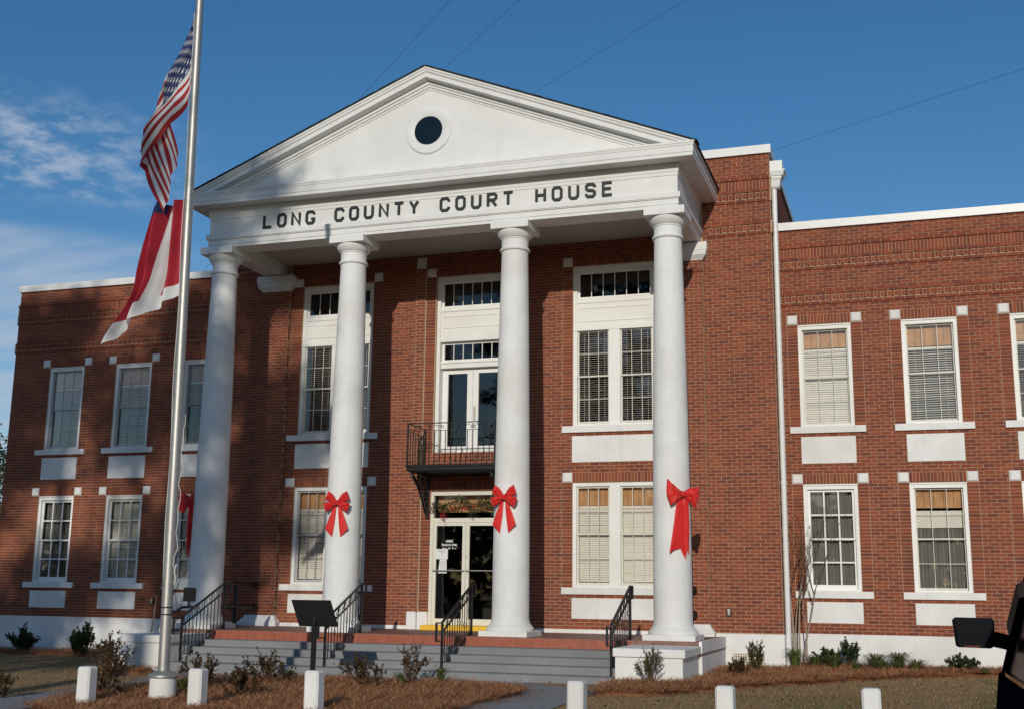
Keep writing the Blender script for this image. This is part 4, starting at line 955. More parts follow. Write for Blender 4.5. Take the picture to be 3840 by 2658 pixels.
MB().tube([(fx(.9) + .11, FP.y - .02, .78), (fx(.9) + .13, FP.y - .02, .86), (fx(.9) + .10, FP.y - .02, .95), (fx(.9) + .13, FP.y - .02, 1.05)], .012, 6).build('cleat_rope', 'rope_white', T, 60)
def clothmesh(name, mt, nu, nv, f, T_):
    vs = []; fs = []; uv = []
    for i in range(nu + 1):
        for j in range(nv + 1): vs.append(f(i / nu, j / nv)); uv.append((i / nu, j / nv))
    for i in range(nu):
        for j in range(nv): a = i * (nv + 1) + j; fs.append((a, a + 1, a + nv + 2, a + nv + 1))
    me = MB().add(vs, fs).mesh(name, mt, 180, False); l = me.uv_layers.new(name='UVMap')
    for p in me.polygons:
        for li in p.loop_indices: l.data[li].uv = uv[me.loops[li].vertex_index]
    o = link(name, me); return o
def us(s, t):
    # hangs limp: hoist along the pole, the fly gathered in lazy folds that drop one below the other
    zh = 9.42 - 1.50 * t; z = zh - (2.38 - .58 * t) * s ** .95
    W = .06 + .56 * sm(9.5 - z, 0, 2.4) - .05 * sm(7.0 - z, 0, .8); base = .10 * sm(7.95 - z, 0, .5) + .08 * sm(7.4 - z, 0, 1)
    ph = s * 1.75 + .25 * (1 - t); k = math.floor(ph); f = ph - k; lat = f if k % 2 == 0 else 1 - f; lat = .7 * lat + .3 * lat * lat * (3 - 2 * lat)
    edge = min(1, s * 5)
    lay = (-.05 if k % 2 == 0 else .06) * edge + .03 * math.cos(f * PI)
    x = hx(zh) * (1 - edge) + (fx(z) - .085) * edge + .03 - (base + W * lat) * edge + .012 * math.sin(t * 23 + s * 9)
    return (x, FP.y - .05 + lay + .03 * math.sin(t * 12 + s * 6) - .05 * s, z)
o = clothmesh('flag', 'flag_us', 70, 70, us, T); tag(o, 'limp flag with red and white stripes and white stars on blue', 'flag')
def ga(s, t):
    zh = 6.45 - 1.52 * t
    side = (.54 + .30 * t) * s ** .9 + .45 * sm(t, .68, 1) * s ** 1.5
    drop = (.16 + .16 * t) * s + .40 * sm(t, .55, 1) * s ** 1.25 + .05 * math.sin(s * PI) * (1 - t)
    fold = math.sin(s * 15 + t * 2.4) * .05 * min(1, s * 4) + math.sin(s * 34 + t * 3) * .014
    return (hx(zh) + .03 - side + fold * .28, FP.y + .02 + fold * 1.7 + .10 * math.sin(s * 5 + t * 2), zh - drop)
o = clothmesh('flag', 'flag_red', 80, 50, ga, T); tag(o, 'mostly red limp flag with white lower edge hanging below the striped flag', 'flag')
# floodlight clamped to the pole
T = thing('floodlight', 'black floodlight box on an arm clamped to the flagpole', 'floodlight', (fx(.4) + .1, FP.y, .40))
b = MB().cbox(fx(.6) + .115, fx(.6) + .265, -9.86, -9.76, .545, .735, .012); b.build('lamp_head', 'black_iron', T)
b = MB(); 
for k in range(7): b.box(fx(.6) + .12 + k * .02, fx(.6) + .126 + k * .02, -9.76, -9.735, .56, .72)
b.build('cooling_fin', 'black_iron', T)
MB().tube([(fx(.4) + .074, FP.y, .41), (fx(.4) + .12, FP.y + .02, .40), (fx(.4) + .17, FP.y + .1, .465), (fx(.4) + .24, -9.82, .475), (fx(.4) + .30, -9.80, .45)], .018, 8).build('arm', 'black_iron', T, 60)
MB().tube([(fx(.5) + .19, -9.81, .46), (fx(.5) + .19, -9.81, .55)], .016, 8).build('bracket', 'black_iron', T, 60)
# ------------------------------------------------------------------ sign stand (seen from behind)
SX, SY = -.16, -7.25; zs = gz(SX, SY)
T = thing('sign_stand', 'black slanted information panel on a single post before the steps', 'sign', (SX, SY, zs))
a = Vector((0, .30, .36)).normalized()
pc = Vector((SX, SY, .365)); w_ = .325; h_ = .215; up = Vector((-.22, -.28, .93)).normalized(); rt = Vector((1, .10, 0)).normalized(); nn = rt.cross(up).normalized()
q = [pc + rt * sx_ * w_ + up * sz_ * h_ for sx_, sz_ in ((-1, -1), (1, -1), (1, 1), (-1, 1))]
MB().prism([tuple(v) for v in q], tuple(nn * .022)).build('panel', 'black_matte', T)
MB().bar((SX - .01, SY + .02, zs - .2), (SX, SY + .0, .20), .062, .062).bar((SX, SY - .0, .18), tuple(pc + nn * -.03 + up * .02), .05, .04).build('post', 'black_iron', T)

# ------------------------------------------------------------------ garland, notices, desk
T = thing('garland', 'evergreen garland with red berries above the entrance doors', 'garland', (0, YC - .1, 2.4))
lv = MB(); be = MB()
gp = [(-.78, 2.36), (-.62, 2.50), (-.45, 2.44), (-.30, 2.50), (-.08, 2.60), (.08, 2.50), (.2, 2.42), (.34, 2.50), (.50, 2.54), (.66, 2.44), (.76, 2.34)]
for k in range(620):
    i = rnd.randrange(len(gp) - 1); f_ = rnd.random(); x = gp[i][0] + (gp[i + 1][0] - gp[i][0]) * f_; z = gp[i][1] + (gp[i + 1][1] - gp[i][1]) * f_
    if .05 < x < .3 and rnd.random() < .3: z -= rnd.uniform(0, .2)
    p = Vector((x + rnd.gauss(0, .03), YC - .06 + rnd.gauss(0, .025), z + rnd.gauss(0, .04))); d = Vector((rnd.gauss(0, 1), rnd.gauss(-.3, .6), rnd.gauss(0, .8))).normalized(); l = rnd.uniform(.04, .10); wv = d.orthogonal().normalized() * .012
    lv.add([p, p + d * l * .5 + wv, p + d * l, p + d * l * .5 - wv], [(0, 1, 2, 3)])
lv.build('leaves', 'leaf_garland', T, None, False)
for k in range(60):
    x, z = rnd.choice(((-.50, 2.30), (-.48, 2.22), (-.28, 2.45), (.0, 2.44), (.05, 2.40), (.22, 2.46), (-.02, 2.42), (-.5, 2.25)))
    be.lathe([(.001, -.012), (.010, -.007), (.013, 0), (.010, .007), (.001, .012)], (x + rnd.gauss(0, .03), YC - .10 + rnd.gauss(0, .012), z + rnd.gauss(0, .03)), 7)
be.build('berries', 'berry', T, 70)
def textobj(body, x, z, size, y, parent, bold=.004, mt='text_white', sx=1.0):
    cu_ = bpy.data.curves.new('t', 'FONT'); cu_.body = body; cu_.size = size; cu_.offset = bold; cu_.align_x = 'CENTER'; cu_.resolution_u = 2
    ob = bpy.data.objects.new('t', cu_); COL.objects.link(ob); bpy.context.view_layer.update()
    me = bpy.data.meshes.new_from_object(ob.evaluated_get(bpy.context.evaluated_depsgraph_get())); bpy.data.objects.remove(ob)
    me.materials.clear(); me.materials.append(M[mt])
    for v in me.vertices: v.co = (x + v.co.x * sx, y, z + v.co.y)
    o = link('lettering', me, parent); return o
TY = YC + .040
textobj('OPEN', -.375, 1.722, .072, TY, D1, .0022, sx=.85); textobj('Monday thru Friday', -.375, 1.652, .066, TY, D1, .0018, sx=.66)
textobj('8', -.505, 1.585, .062, TY, D1, .0018, sx=.8); textobj('A.M.', -.448, 1.585, .030, TY, D1, .001); textobj('to', -.372, 1.585, .064, TY, D1, .002, sx=.9); textobj('5', -.300, 1.585, .062, TY, D1, .0018, sx=.8); textobj('P.M.', -.245, 1.585, .030, TY, D1, .001)
nb = MB().box(-.665, -.40, YC + .028, YC + .031, 1.375, 1.585).build('notice', 'paper', None, org=(-.53, YC + .03, 1.375)); tag(nb, 'white landscape paper notice taped under the opening hours', 'notice')
nb2 = MB().prism([(-.61, YC + .027, 1.085), (-.415, YC + .027, 1.085), (-.425, YC + .027, 1.372), (-.575, YC + .027, 1.372)], (0, .003, 0)).build('notice', 'paper', None, org=(-.51, YC + .03, 1.09)); tag(nb2, 'white portrait paper notice taped above the push bar', 'notice')
ln = MB()
for k, (z, w) in enumerate(((1.55, .16), (1.525, .14), (1.50, .12), (1.46, .03), (1.44, .02))): ln.box(-.53 - w / 2, -.53 + w / 2, YC + .0262, YC + .0275, z, z + .008)
o = ln.build('printed_lines', 'text_grey', nb); o.matrix_parent_inverse = Matrix.Translation((-.53, YC + .03, 1.375)).inverted()
ln = MB()
for k in range(8): ln.box(-.565, -.435, YC + .0252, YC + .0265, 1.33 - k * .026, 1.335 - k * .026)
o = ln.build('printed_lines', 'text_grey', nb2); o.matrix_parent_inverse = Matrix.Translation((-.51, YC + .03, 1.09)).inverted()
T = thing('desk', 'reddish brown wooden desk inside behind the right entrance door', 'desk', (.8, .6, -.06))
MB().box(.42, 1.5, .4, 1.1, .86, .90).build('desk_top', 'desk_wood', T); MB().box(.46, 1.46, .45, 1.05, -.06, .10).build('desk_base', 'black_matte', T)
MB().box(.45, 1.47, .44, 1.06, .10, .86).build('desk_body', 'desk_wood', T)
for z0, z1 in ((.14, .46), (.5, .82)): MB().box(.5, 1.42, .428, .44, z0, z1).build('desk_panel', 'desk_wood', T)
T = thing('potted_flower', 'small green potted plant with white bloom on the desk inside', 'plant', (.62, .6, .90))
MB().lathe([(.05, 0), (.07, .10), (.065, .10), (0, .09)], (.62, .6, .90), 14).build('pot', 'leaf_grass', T, 40)
lv = MB()
for k in range(60):
    p = Vector((.62 + rnd.gauss(0, .03), .6 + rnd.gauss(0, .03), 1.0 + abs(rnd.gauss(0, .05)))); d = Vector((rnd.gauss(0, 1), rnd.gauss(0, 1), rnd.uniform(.1, 1))).normalized(); wv = d.orthogonal().normalized() * .012
    lv.add([p, p + d * .03 + wv, p + d * .06, p + d * .03 - wv], [(0, 1, 2, 3)])
lv.build('leaves', 'text_white', T, None, False)
# ------------------------------------------------------------------ plants
def rv(s=1.): return Vector((rnd.gauss(0, s), rnd.gauss(0, s), rnd.gauss(0, s)))
def leaf(mb, p, d, l, w, curl=.2):
    d = d.normalized(); s = d.cross(Vector((rnd.gauss(0, .5), rnd.gauss(0, .5), 1))); s = (s.normalized() if s.length > 1e-4 else d.orthogonal()) * w; n = s.cross(d).normalized() * l * curl
    mb.add([p, p + d * l * .45 + s + n * .4, p + d * l + n * -.2, p + d * l * .45 - s + n * .4], [(0, 1, 2, 3)])
def shrub(name, lab, cat, x, y, h, w, stems, per, ll, lw, mt, group=None, upright=1.6, bare=.12, zb=None, sub=3, stemr=.006, scraggy=.0):
    z = bedz(x, y) - .01 if zb is None else zb
    T = thing(name, lab, cat, (x, y, z), group); st = MB(); lf = MB(); o = Vector((x, y, z))
    for k in range(stems):
        a = 2 * PI * (k + rnd.random()) / stems; lean = rnd.random() ** .7
        hh = h * rnd.uniform(.55, 1.0) * (1 - .35 * lean); tip = o + Vector((math.cos(a) * w * lean, math.sin(a) * w * lean, hh))
        base = o + Vector((math.cos(a), math.sin(a), 0)) * w * .12 * rnd.random(); mid = base.lerp(tip, .5) + Vector((math.cos(a), math.sin(a), 0)) * w * .10 + rv(.02 + scraggy * .05)
        pts = [base, base.lerp(mid, .6), mid, mid.lerp(tip, .55) + rv(.01), tip]
        st.tube(pts, [stemr, stemr * .9, stemr * .7, stemr * .5, stemr * .25], 4)
        tw = [(pts, 1.0)]
        for q in range(sub):
            t = rnd.uniform(.35, .9); p = base.lerp(tip, t) + (mid - base.lerp(tip, .5)) * (1 - abs(2 * t - 1)); d = ((tip - base).normalized() * upright + rv(.7)).normalized(); l = h * rnd.uniform(.14, .32)
            pp = [p, p + d * l * .5 + rv(.01), p + d * l]; st.tube(pp, [stemr * .5, stemr * .4, stemr * .2], 3); tw.append((pp, .6))
        for pp, dn in tw:
            n = max(3, int(per * dn))
            for q in range(n):
                t = bare + (1 - bare) * rnd.random() ** .8 if dn == 1 else rnd.random(); i = min(len(pp) - 2, int(t * (len(pp) - 1))); f = t * (len(pp) - 1) - i
                p = pp[i].lerp(pp[i + 1], f); ax = (pp[i + 1] - pp[i]).normalized(); leaf(lf, p, ax * .7 + rv(.7), ll * rnd.uniform(.6, 1.2), lw * rnd.uniform(.7, 1.2))
    st.build('stems', 'twig_brown', T, None, False); lf.build('foliage', mt, T, None, False); return T
def clump(lab, x, y, h, w, n, group='grassy clumps in the beds'):
    z = bedz(x, y) - .01; T = thing('grass_clump', lab, 'plant', (x, y, z), group); b = MB()
    for k in range(n):
        a = rnd.uniform(0, 2 * PI); r = rnd.random() ** .6; d = Vector((math.cos(a), math.sin(a), 0)); p = Vector((x, y, z)) + d * w * .3 * r; l = h * rnd.uniform(.7, 1.25)
        q = [p, p + d * w * .25 * r + Vector((0, 0, l * .6)), p + d * w * .6 * (r + .2) + Vector((0, 0, l * .85)), p + d * w * (r + .25) + Vector((0, 0, l * .62))]; s = Vector((-d.y, d.x, 0)) * .0065
        b.add([q[0] - s, q[0] + s, q[1] + s, q[1] - s, q[2] + s * .7, q[2] - s * .7, q[3]], [(0, 1, 2, 3), (3, 2, 4, 5), (5, 4, 6)])
    b.build('blades', 'leaf_grass', T, None, False)
shrub('boxwood', 'sparse upright olive shrub in front of the right white pedestal', 'shrub', 4.84, -5.62, .66, .26, 15, 26, .030, .011, 'leaf_olive', upright=2.4, bare=.2, sub=4)
shrub('boxwood', 'dark bronze leaved shrub at the left of the wall vent', 'shrub', 5.90, -3.45, .36, .19, 18, 32, .032, .013, 'leaf_rose', upright=1.8, sub=4)
shrub('boxwood', 'taller green shrub in front of the wall vent', 'shrub', 6.06, -2.4, .60, .19, 17, 34, .034, .014, 'leaf_olive', upright=2.0, sub=4)
shrub('holly_shrub', 'dark green holly shrub below the first right wing window', 'shrub', 7.20, -.55, .36, .27, 16, 40, .05, .019, 'leaf_holly', sub=3)
shrub('holly_shrub', 'upright dark green holly with one tall shoot beside the first right window', 'shrub', 7.58, -.50, .62, .18, 11, 40, .05, .019, 'leaf_holly', upright=2.5, sub=3)
shrub('holly_shrub', 'low spreading green shrub seen below the car mirror', 'shrub', 9.55, -.75, .36, .34, 16, 34, .05, .02, 'leaf_holly', sub=3, upright=1.0)
clump('green grassy clump at the foot of the bare tree', 6.62, -1.05, .34, .20, 110); clump('green grassy clump in front of the dark holly', 7.35, -1.35, .27, .18, 90)
clump('green grassy clump right of the tall holly', 8.05, -.55, .26, .30, 150); clump('arching grassy clump below the second right wing window', 8.45, -.75, .32, .28, 150)
clump('small grassy clump in the straw before the holly', 7.75, -1.6, .20, .16, 60); clump('small grassy clump near the pedestal corner', 5.62, -2.0, .12, .12, 40)
clump('low green clump by the wall under the downspout', 6.95, -.4, .16, .2, 70)
for lab, x, y, h, w, n in (('broad green clump below the first right window sill', 6.98, -.85, .22, .34, 130), ('low green ground cover right of the tall holly', 8.15, -1.0, .20, .36, 150), ('loose green clump left of the low spreading shrub', 8.75, -.95, .22, .26, 100), ('tiny green tuft near the low spreading shrub', 9.15, -1.25, .10, .14, 40), ('tiny green tuft in the straw by the right lawn', 9.9, -1.35, .10, .16, 40)): clump(lab, x, y, h, w, n)
# bed round the flagpole
for lab, x, y, h, w, n in (('scraggly reddish rose bush left of the black sign stand', -1.15, -6.95, .52, .34, 16), ('scraggly rose bush right of the black sign stand', .50, -6.9, .50, .34, 15), ('small rose bush in the middle of the flagpole bed', .95, -7.5, .42, .24, 11),
                           ('tall scraggly rose bush before the entrance handrail', 1.30, -6.75, .64, .28, 14), ('dense dark rose bush right of the flagpole base', -.05, -9.55, .52, .28, 22), ('large bronze rose bush left of the leftmost post', -2.05, -9.75, .62, .36, 24),
                           ('rose bush low at the far left edge', -3.45, -10.3, .45, .26, 14), ('dark rose bush behind the flagpole', -1.55, -8.2, .55, .36, 20), ('thin rose bush between flagpole and steps', -.60, -7.6, .46, .22, 10)):
    shrub('rose_bush', lab, 'shrub', x, y, h, w, n, 20, .036, .016, 'leaf_rose', 'rose bushes', upright=1.1, sub=4, scraggy=1.)
clump('yellow green tuft left of the sign post', -.75, -7.0, .16, .16, 50); clump('green tuft at the foot of the entrance handrail', 1.75, -6.65, .2, .14, 70); clump('green tuft under the tall rose bush', 1.30, -7.15, .2, .16, 60); clump('green tuft beside the flagpole base', -1.35, -9.0, .2, .2, 70)
# left wing bed
for lab, x, y, h, w, n, mt in (('rounded dark holly at the far left edge of the wall', -11.05, -.95, .60, .34, 26, 'leaf_holly'), ('upright dark holly below the left wing windows', -8.45, -2.1, .80, .24, 20, 'leaf_holly'), ('slim dark holly left of the upright one', -9.05, -1.6, .55, .16, 10, 'leaf_holly'),
                               ('brown upright shrub before the left pedestal', -6.35, -3.9, .66, .26, 18, 'leaf_rose')):
    shrub('holly_shrub', lab, 'shrub', x, y, h, w, n, 44, .05, .02, mt, upright=2.2, sub=3)
shrub('rose_bush', 'scraggly dark rose bush in front of the left white pedestal', 'shrub', -4.95, -5.75, .62, .42, 16, 18, .036, .016, 'leaf_rose', 'rose bushes', upright=1.1, sub=4, scraggy=1.)
shrub('rose_bush', 'scraggly rose bush left of the left white pedestal', 'shrub', -5.75, -4.9, .5, .36, 14, 18, .036, .016, 'leaf_rose', 'rose bushes', upright=1.1, sub=4, scraggy=1.)
# bare crape myrtles
def myrtle(lab, x, y, bases, h, seed, pods=True):
    r = random.Random(seed); z = bedz(x, y) - .02; T = thing('crape_myrtle', lab, 'tree', (x, y, z)); tr = MB(); tw = MB(); pd = MB()
    def grow(p, d, l, rad, lev):
        pts = [p]; q = p
        for k in range(5):
            d = (d + Vector((r.gauss(0, .07), r.gauss(0, .07), .05))).normalized(); q = q + d * l / 5; pts.append(q)
        (tr if lev == 0 else tw).tube(pts, [rad * (1 - .11 * k) for k in range(6)], 6 if lev == 0 else 4)
        if lev < 3:
            for k in range(3 if lev == 0 else 2):
                i = r.choice((3, 4, 5)); a = r.uniform(0, 2 * PI); nd = (d + Vector((math.cos(a), math.sin(a) * .7, .2)) * (.45 + .15 * lev)).normalized(); grow(pts[i], nd, l * r.uniform(.42, .62), rad * .5, lev + 1)
        elif pods and r.random() < .5:
            for k in range(7): c = q + Vector((r.gauss(0, .03), r.gauss(0, .03), r.gauss(0, .04))); pd.lathe([(.001, -.012), (.009, 0), (.001, .012)], c, 5)
    for (dx, lx, hh, rad) in bases: grow(Vector((x + dx, y + r.uniform(-.05, .05), z)), Vector((lx, r.uniform(-.05, .05), 1)).normalized(), h * hh, rad, 0)
    tr.build('trunk', 'bark_grey', T, 70, False); tw.build('branches', 'twig_brown', T, None, False)
    if pd.v: tag(pd.build('seed_pods', 'twig_brown', T, None, False), kind='stuff')
myrtle('bare multi stemmed crape myrtle in front of the white downspout', 6.62, -.62, ((-.12, -.16, 1.0, .020), (-.05, -.03, 1.1, .022), (.0, -.08, .9, .018), (.06, .08, 1.05, .020), (.12, .14, .95, .018), (.17, .05, .9, .016)), 1.75, 4)
myrtle('bare crape myrtle before the left wing beside the flagpole', -7.35, -1.2, ((-.1, -.06, .95, .028), (.35, .10, .9, .026)), 1.35, 9)

# ------------------------------------------------------------------ trees
def pine(lab, x, y, h, seed, crown0=.5, rr=3.2, dens=75, zb=-.85, group='tall pines behind the camera'):
    r = random.Random(seed); T = thing('pine_tree', lab, 'tree', (x, y, zb), group); tr = MB(); lf = MB()
    bend = r.uniform(-.4, .4); tp = lambda t: Vector((x + bend * t * t, y + .3 * math.sin(t * 2 + seed), zb + h * t))
    tr.tube([tp(k / 10) for k in range(11)], [.30 * (1 - .75 * k / 10) + .02 for k in range(11)], 10)
    for k in range(dens):
        t = crown0 + (1 - crown0) * r.random() ** .85; a = r.uniform(0, 2 * PI); env = math.sin(PI * min(1, (t - crown0) / (1 - crown0) * .85 + .15)) ** .6
        rad = rr * env * r.random() ** .6; p = tp(t) + Vector((math.cos(a) * rad, math.sin(a) * rad, rad * .18 + r.gauss(0, .3)))
        tr.tube([tp(t), tp(t).lerp(p, .5) + Vector((0, 0, .12)), p], [.05, .035, .015], 5); cr_ = r.uniform(.6, 1.25)
        for q in range(int(190 * cr_)):
            d = Vector((r.gauss(0, 1), r.gauss(0, 1), r.gauss(.15, .8))).normalized(); l = r.uniform(.25, .45); s = d.orthogonal().normalized() * .055; c = p + Vector((r.gauss(0, .5), r.gauss(0, .5), r.gauss(0, .30))) * cr_
            lf.add([c - s, c + s, c + d * l], [(0, 1, 2)])
    tr.build('trunk', 'bark_pine', T, 60, False); lf.build('crown', 'leaf_pine', T, None, False)
def leafy(lab, x, y, h, seed, rr, n, zb=-.8, bare=False, mt='leaf_oak', group=None):
    r = random.Random(seed); T = thing('leafy_tree', lab, 'tree', (x, y, zb), group); tr = MB(); lf = MB()
    tr.tube([(x, y, zb), (x + .1, y, zb + h * .3), (x - .1, y + .1, zb + h * .6), (x, y, zb + h * .85)], [.3, .22, .14, .04], 10); ends = []
    for k in range(30):
        t = r.uniform(.3, .85); a = r.uniform(0, 2 * PI); l = rr * r.uniform(.5, 1) * (1.15 - t * .7); p0 = Vector((x, y, zb + h * t)); p1 = p0 + Vector((math.cos(a) * l, math.sin(a) * l, l * r.uniform(.2, .7))); tr.tube([p0, p0.lerp(p1, .5) + Vector((0, 0, .15)), p1], [.07, .045, .015], 6); ends.append(p1)
        for q in range(4): e = p0.lerp(p1, r.uniform(.4, 1)) + Vector((r.gauss(0, .6), r.gauss(0, .6), r.gauss(.3, .5))); tr.tube([p0.lerp(p1, .5), e], [.025, .008], 4); ends.append(e)
    if not bare:
        for k in range(n):
            c = r.choice(ends) + Vector((r.gauss(0, .42), r.gauss(0, .42), r.gauss(0, .32))); d = Vector((r.gauss(0, 1), r.gauss(0, 1), r.gauss(-.1, .7))).normalized(); s = d.orthogonal().normalized() * .05; lf.add([c, c + d * .09 + s, c + d * .2, c + d * .09 - s], [(0, 1, 2, 3)])
        lf.build('crown', mt, T, None, False)
    tr.build('trunk', 'bark_pine', T, 60, False)
leafy('green leafy tree behind the left end of the building', -36.6, 25, 9.3, 3, 2.6, 7000)
leafy('bare twiggy tree below the green one at far left', -34.9, 24, 7.0, 8, 2.2, 0, bare=True)
# shade trees across the road: their shadows fall on the left of the facade
PX = [(-7.6, -37, 20.5, .46, 2.8, 38), (-4.7, -38, 21, .48, 2.7, 36), (-2.1, -36.5, 20.4, .48, 2.6, 34), (.7, -38.5, 23.4, .50, 2.35, 40), (-10.5, -37, 19.5, .46, 2.8, 36), (-5.6, -35, 12.8, .66, 2.4, 14), (-8.6, -35, 13.0, .66, 2.6, 15)]
WHERE = ('tall pine across the road shading the left wing', 'pine across the road shading the left pediment', 'pine across the road shading the second column', 'pine across the road shading the left windows', 'pine across the road shading the left corner', 'shorter pine across the road shading the left porch', 'shorter pine across the road shading the lawn')
for i, (x, y, h, c0, rr, dn) in enumerate(PX): pine(WHERE[i], x, y, h, 20 + i, c0, rr, dn)
# woodland belt across the road, added out of view to darken glass reflections
wd = MB(); r = random.Random(5)
for k in range(26000):
    x = r.uniform(-110, 110); y = -82 - r.random() ** 2 * 22; hmax = 8.5 + 3 * vn(x, 0, .12) + 2.5 * vn(x, 3, .5); z = -.9 + hmax * r.random() ** .8
    c = Vector((x, y, z)); d = Vector((r.gauss(0, 1), r.gauss(0, 1), r.gauss(0, .7))).normalized(); s_ = d.orthogonal().normalized() * .45
    wd.add([c, c + d * .6 + s_, c + d * 1.3, c + d * .6 - s_], [(0, 1, 2, 3)])
o = wd.build('woodland', 'leaf_pine', None, None, False); tag(o, 'unseen belt of woodland added far across the road to darken reflections', 'woodland', kind='stuff')
# ------------------------------------------------------------------ overhead wires
WIL = ('thin overhead wire rising to the upper right from the brick parapet', 'thin overhead wire crossing the sky above the right roof slope', 'thin overhead wire crossing the sky just right of the gable peak', 'thin overhead wire crossing the sky above the left roof slope')
def ray(u, v): return (cf * 4421.16 + cr * (u * 1.66522 - 1920) - cu * (v * 1.66522 - 1329)).normalized()
for i, (a, b) in enumerate((((1740, 340), (2306, 155)), ((1210, 205), (1545, 0)), ((1000, 155), (1170, 0)), ((790, 245), (1015, 0)))):
    # far end behind the roof, near end passing high over the road
    A = CP + ray(*a) * 62; B = CP + ray(*b) * 55; d = (B - A); A2 = A - d * .9; B2 = B + d * 1.2
    pts = []
    for k in range(25):
        t = k / 24; p = A2.lerp(B2, t); pts.append(p)
    o = MB().tube(pts, .007, 5).build('overhead_wire', 'wire_black', None, 60, org=tuple(A2)); tag(o, WIL[i], 'wire', 'overhead wires')
A = CP + ray(432, 640) * 62; B = CP + ray(478, 590) * 60; d = B - A
o = MB().tube([A - d * 3, A, B, B + d * 4], .007, 5).build('overhead_wire', 'wire_black', None, 60, org=tuple(A)); tag(o, 'short length of wire seen beside the top of the leftmost column', 'wire', 'overhead wires')

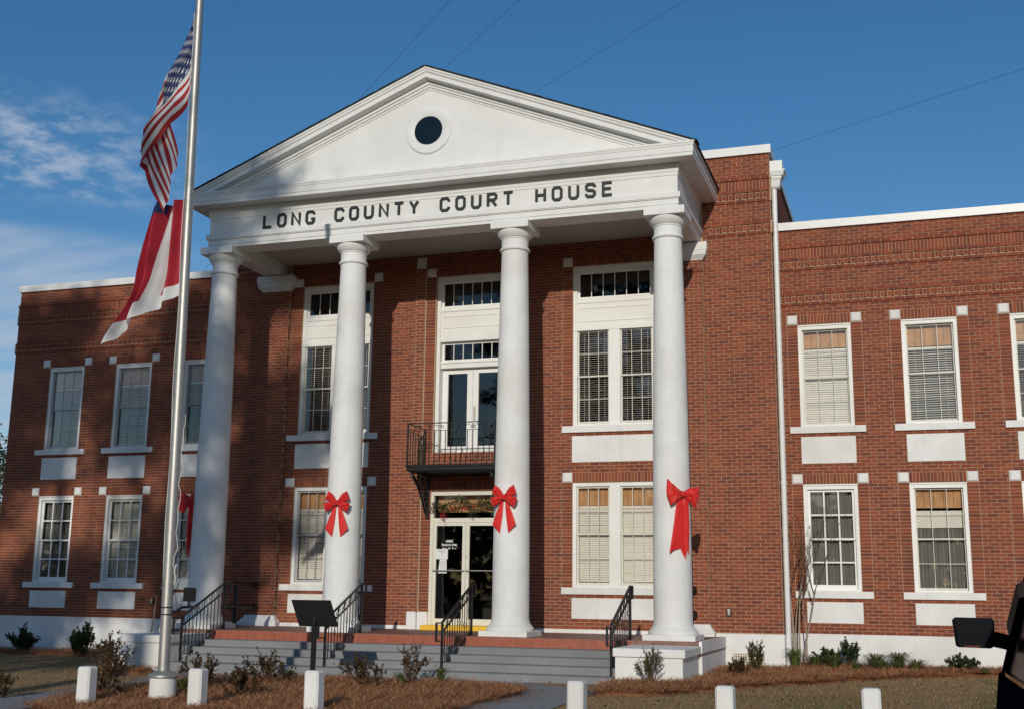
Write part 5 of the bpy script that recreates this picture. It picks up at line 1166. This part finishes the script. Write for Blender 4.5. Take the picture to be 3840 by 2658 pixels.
# ------------------------------------------------------------------ dark car at the right edge
def car():
    zg = gz(10, -20) + .01; X0 = 9.25; Wd = 1.86; yf, yr = -14.75, -19.55; xc = X0 + Wd / 2
    T = thing('car', 'black glossy sport utility car at the right edge with its mirror', 'car', (xc, (yf + yr) / 2, zg))
    # stations along the car, front to rear: y, half width at sill, at belt, z of sill, belt
    st = [(-14.78, .70, .70, .35, .80), (-14.95, .86, .84, .30, .95), (-15.3, .93, .90, .26, 1.03), (-16.0, .93, .92, .25, 1.07), (-16.6, .925, .92, .25, 1.09), (-17.6, .925, .92, .25, 1.10), (-18.6, .925, .915, .26, 1.11), (-19.2, .90, .87, .30, 1.10), (-19.5, .80, .78, .36, 1.02)]
    vs = []; n = 12
    for (y, ws, wb, zs, zb_) in st:
        h = zb_ - zs
        half = [(ws * .80, zs), (ws * .97, zs + .03), (ws, zs + h * .22), (ws * 1.005, zs + h * .5), (wb * 1.005, zs + h * .8), (wb * .985, zb_ - .02), (wb * .93, zb_ + .015)]
        loop = [(xc - a, y, zg + z) for a, z in half] + [(xc + a, y, zg + z) for a, z in reversed(half)]
        vs += loop
    m_ = 14; fs = []
    for i in range(len(st) - 1):
        for k in range(m_): fs.append((i * m_ + k, i * m_ + (k + 1) % m_, (i + 1) * m_ + (k + 1) % m_, (i + 1) * m_ + k))
    fs += [tuple(range(m_)), tuple((len(st) - 1) * m_ + k for k in reversed(range(m_)))]
    MB().add(vs, fs).build('body', 'car_paint', T, 35)
    # cabin: pillars and roof as a frame of bars, glass between
    def P(s, y, w, z): return (xc + s * w, y, zg + z)
    roof = MB(); rl = [(-16.93, .77, 1.60), (-17.4, .80, 1.66), (-18.2, .81, 1.685), (-19.0, .80, 1.65), (-19.35, .77, 1.60)]
    vs = []
    for y, w, z in rl: vs += [P(-1, y, w, z - .05), P(-1, y, w * .97, z), P(-.5, y, w, z + .03), P(.5, y, w, z + .03), P(1, y, w * .97, z), P(1, y, w, z - .05)]
    fs = [(i * 6 + k, i * 6 + (k + 1) % 6, i * 6 + 6 + (k + 1) % 6, i * 6 + 6 + k) for i in range(len(rl) - 1) for k in range(6)] + [tuple(range(6)), tuple(len(vs) - 6 + k for k in reversed(range(6)))]
    roof.add(vs, fs); roof.build('roof', 'car_paint', T, 40)
    for s in (-1, 1):
        pil = MB()
        for (a, b, w) in ((P(s, -16.32, .905, 1.06), P(s, -16.95, .80, 1.60), .085), (P(s, -17.95, .905, 1.09), P(s, -18.0, .81, 1.62), .10), (P(s, -18.75, .905, 1.1), P(s, -18.85, .80, 1.62), .09), (P(s, -19.42, .86, 1.05), P(s, -19.33, .78, 1.60), .12)): pil.bar(a, b, .05, w, (0, 1, 0))
        pil.bar(P(s, -16.95, .80, 1.575), P(s, -19.3, .80, 1.60), .05, .05); pil.build('pillar', 'car_paint', T)
        gl = MB(); gl.prism([P(s, -16.40, .897, 1.07), P(s, -17.93, .897, 1.09), P(s, -17.98, .80, 1.60), P(s, -17.0, .795, 1.57)], (-.006 * s, 0, 0)); gl.build('side_window', 'car_glass', T)
        MB().prism([P(s, -18.0, .897, 1.09), P(s, -19.35, .86, 1.06), P(s, -19.3, .78, 1.57), P(s, -18.03, .80, 1.60)], (-.006 * s, 0, 0)).build('side_window', 'car_glass', T)
        MB().bar(P(s, -16.62, .875, 1.33), P(s, -16.93, .83, 1.56), .05, .09).bar(P(s, -16.92, .83, 1.56), P(s, -17.95, .83, 1.58), .05, .08).build('window_visor', 'car_trim', T)
        MB().bar(P(s, -16.4, .915, 1.075), P(s, -19.2, .90, 1.10), .012, .022).build('belt_strip', 'chrome', T)
        for ya, yb in ((-16.45, -17.9), (-17.95, -18.95)):
            MB().bar(P(s, yb + .25, .945, .93), P(s, yb + .05, .945, .93), .03, .03).build('door_handle', 'chrome', T)
        for yw in (-15.75, -18.65):
            xw = xc + s * .80; w = MB().lathe([(.20, -.11), (.33, -.115), (.355, -.09), (.36, 0), (.355, .09), (.33, .115), (.20, .11)], (xw, yw, zg + .36), 32, 'x').build('wheel', 'tyre', T, 40)
            rm = MB().lathe([(.0, -.06), (.05, -.07), (.2, -.05), (.215, -.09), (.22, 0), (.215, .09), (.2, .05), (.05, .07), (0, .06)], (xw, yw, zg + .36), 24, 'x').build('rim', 'chrome', w, 40)
            MB().tube([(xc + s * .935, yw + .43 * math.cos(t), zg + .36 + .43 * math.sin(t)) for t in [PI * (k / 16) for k in range(17)]], .035, 6).build('wheel_arch', 'car_trim', T, 60)
        # door mirror
        mx_ = xc + s * 1.09; my = -16.80; mz = zg + 1.322
        hb = MB(); prof = [(-.02, .86), (.0, .97), (.03, 1.0), (.09, .93), (.13, .70), (.15, .40)]
        pts = [(-.105, -.075), (-.09, -.085), (.085, -.088), (.105, -.075), (.112, .06), (.10, .083), (-.10, .085), (-.118, .07)]
        vs = []
        for dy, sc_ in prof: vs += [(mx_ + s * -1 * 0 + (-s if s > 0 else 1) * px_ * sc_ * 1.0, my + dy, mz + pz * sc_) for px_, pz in pts]
        k_ = len(pts); fs = [(i * k_ + q, i * k_ + (q + 1) % k_, (i + 1) * k_ + (q + 1) % k_, (i + 1) * k_ + q) for i in range(len(prof) - 1) for q in range(k_)] + [tuple(range(k_)), tuple(len(vs) - k_ + q for q in reversed(range(k_)))]
        h = hb.add(vs, fs).build('door_mirror', 'car_trim', T, 40)
        MB().prism([(mx_ + (-s if s > 0 else 1) * px_ * .88, my - .021, mz + pz * .84 + .008) for px_, pz in pts], (0, -.004, 0)).build('mirror_glass', 'mirror_glass', h)
        for q in range(6): MB().box(mx_ - .055 + q * .014, mx_ - .049 + q * .014, my - .026, my - .02, mz - .080, mz - .074).build('signal_led', 'amber', h)
        MB().bar((mx_ - s * .08, my + .05, mz - .03), (xc + s * .88, my + .09, mz - .06), .05, .085).build('mirror_arm', 'car_trim', h)
    # windscreens and lamps
    MB().prism([P(-1, -16.35, .86, 1.07), P(1, -16.35, .86, 1.07), P(1, -16.98, .77, 1.59), P(-1, -16.98, .77, 1.59)], (0, -.006, 0)).build('windscreen', 'car_glass', T)
    MB().prism([P(-1, -19.44, .78, 1.05), P(1, -19.44, .78, 1.05), P(1, -19.36, .75, 1.59), P(-1, -19.36, .75, 1.59)], (0, .006, 0)).build('rear_window', 'car_glass', T)
    for s in (-1, 1):
        MB().box(xc + s * .62 - .13, xc + s * .62 + .13, -19.53, -19.47, zg + .78, zg + .95).build('tail_lamp', 'berry', T); MB().box(xc + s * .6 - .15, xc + s * .6 + .15, -14.80, -14.74, zg + .62, zg + .74).build('headlight', 'chrome', T)
    MB().box(xc - .75, xc + .75, -19.58, -19.45, zg + .38, zg + .62).build('bumper', 'car_trim', T); MB().box(xc - .68, xc + .68, -14.82, -14.74, zg + .36, zg + .52).build('bumper', 'car_trim', T)
car()
for o in bpy.data.objects:
    if '_wl' in o: del o['_wl']
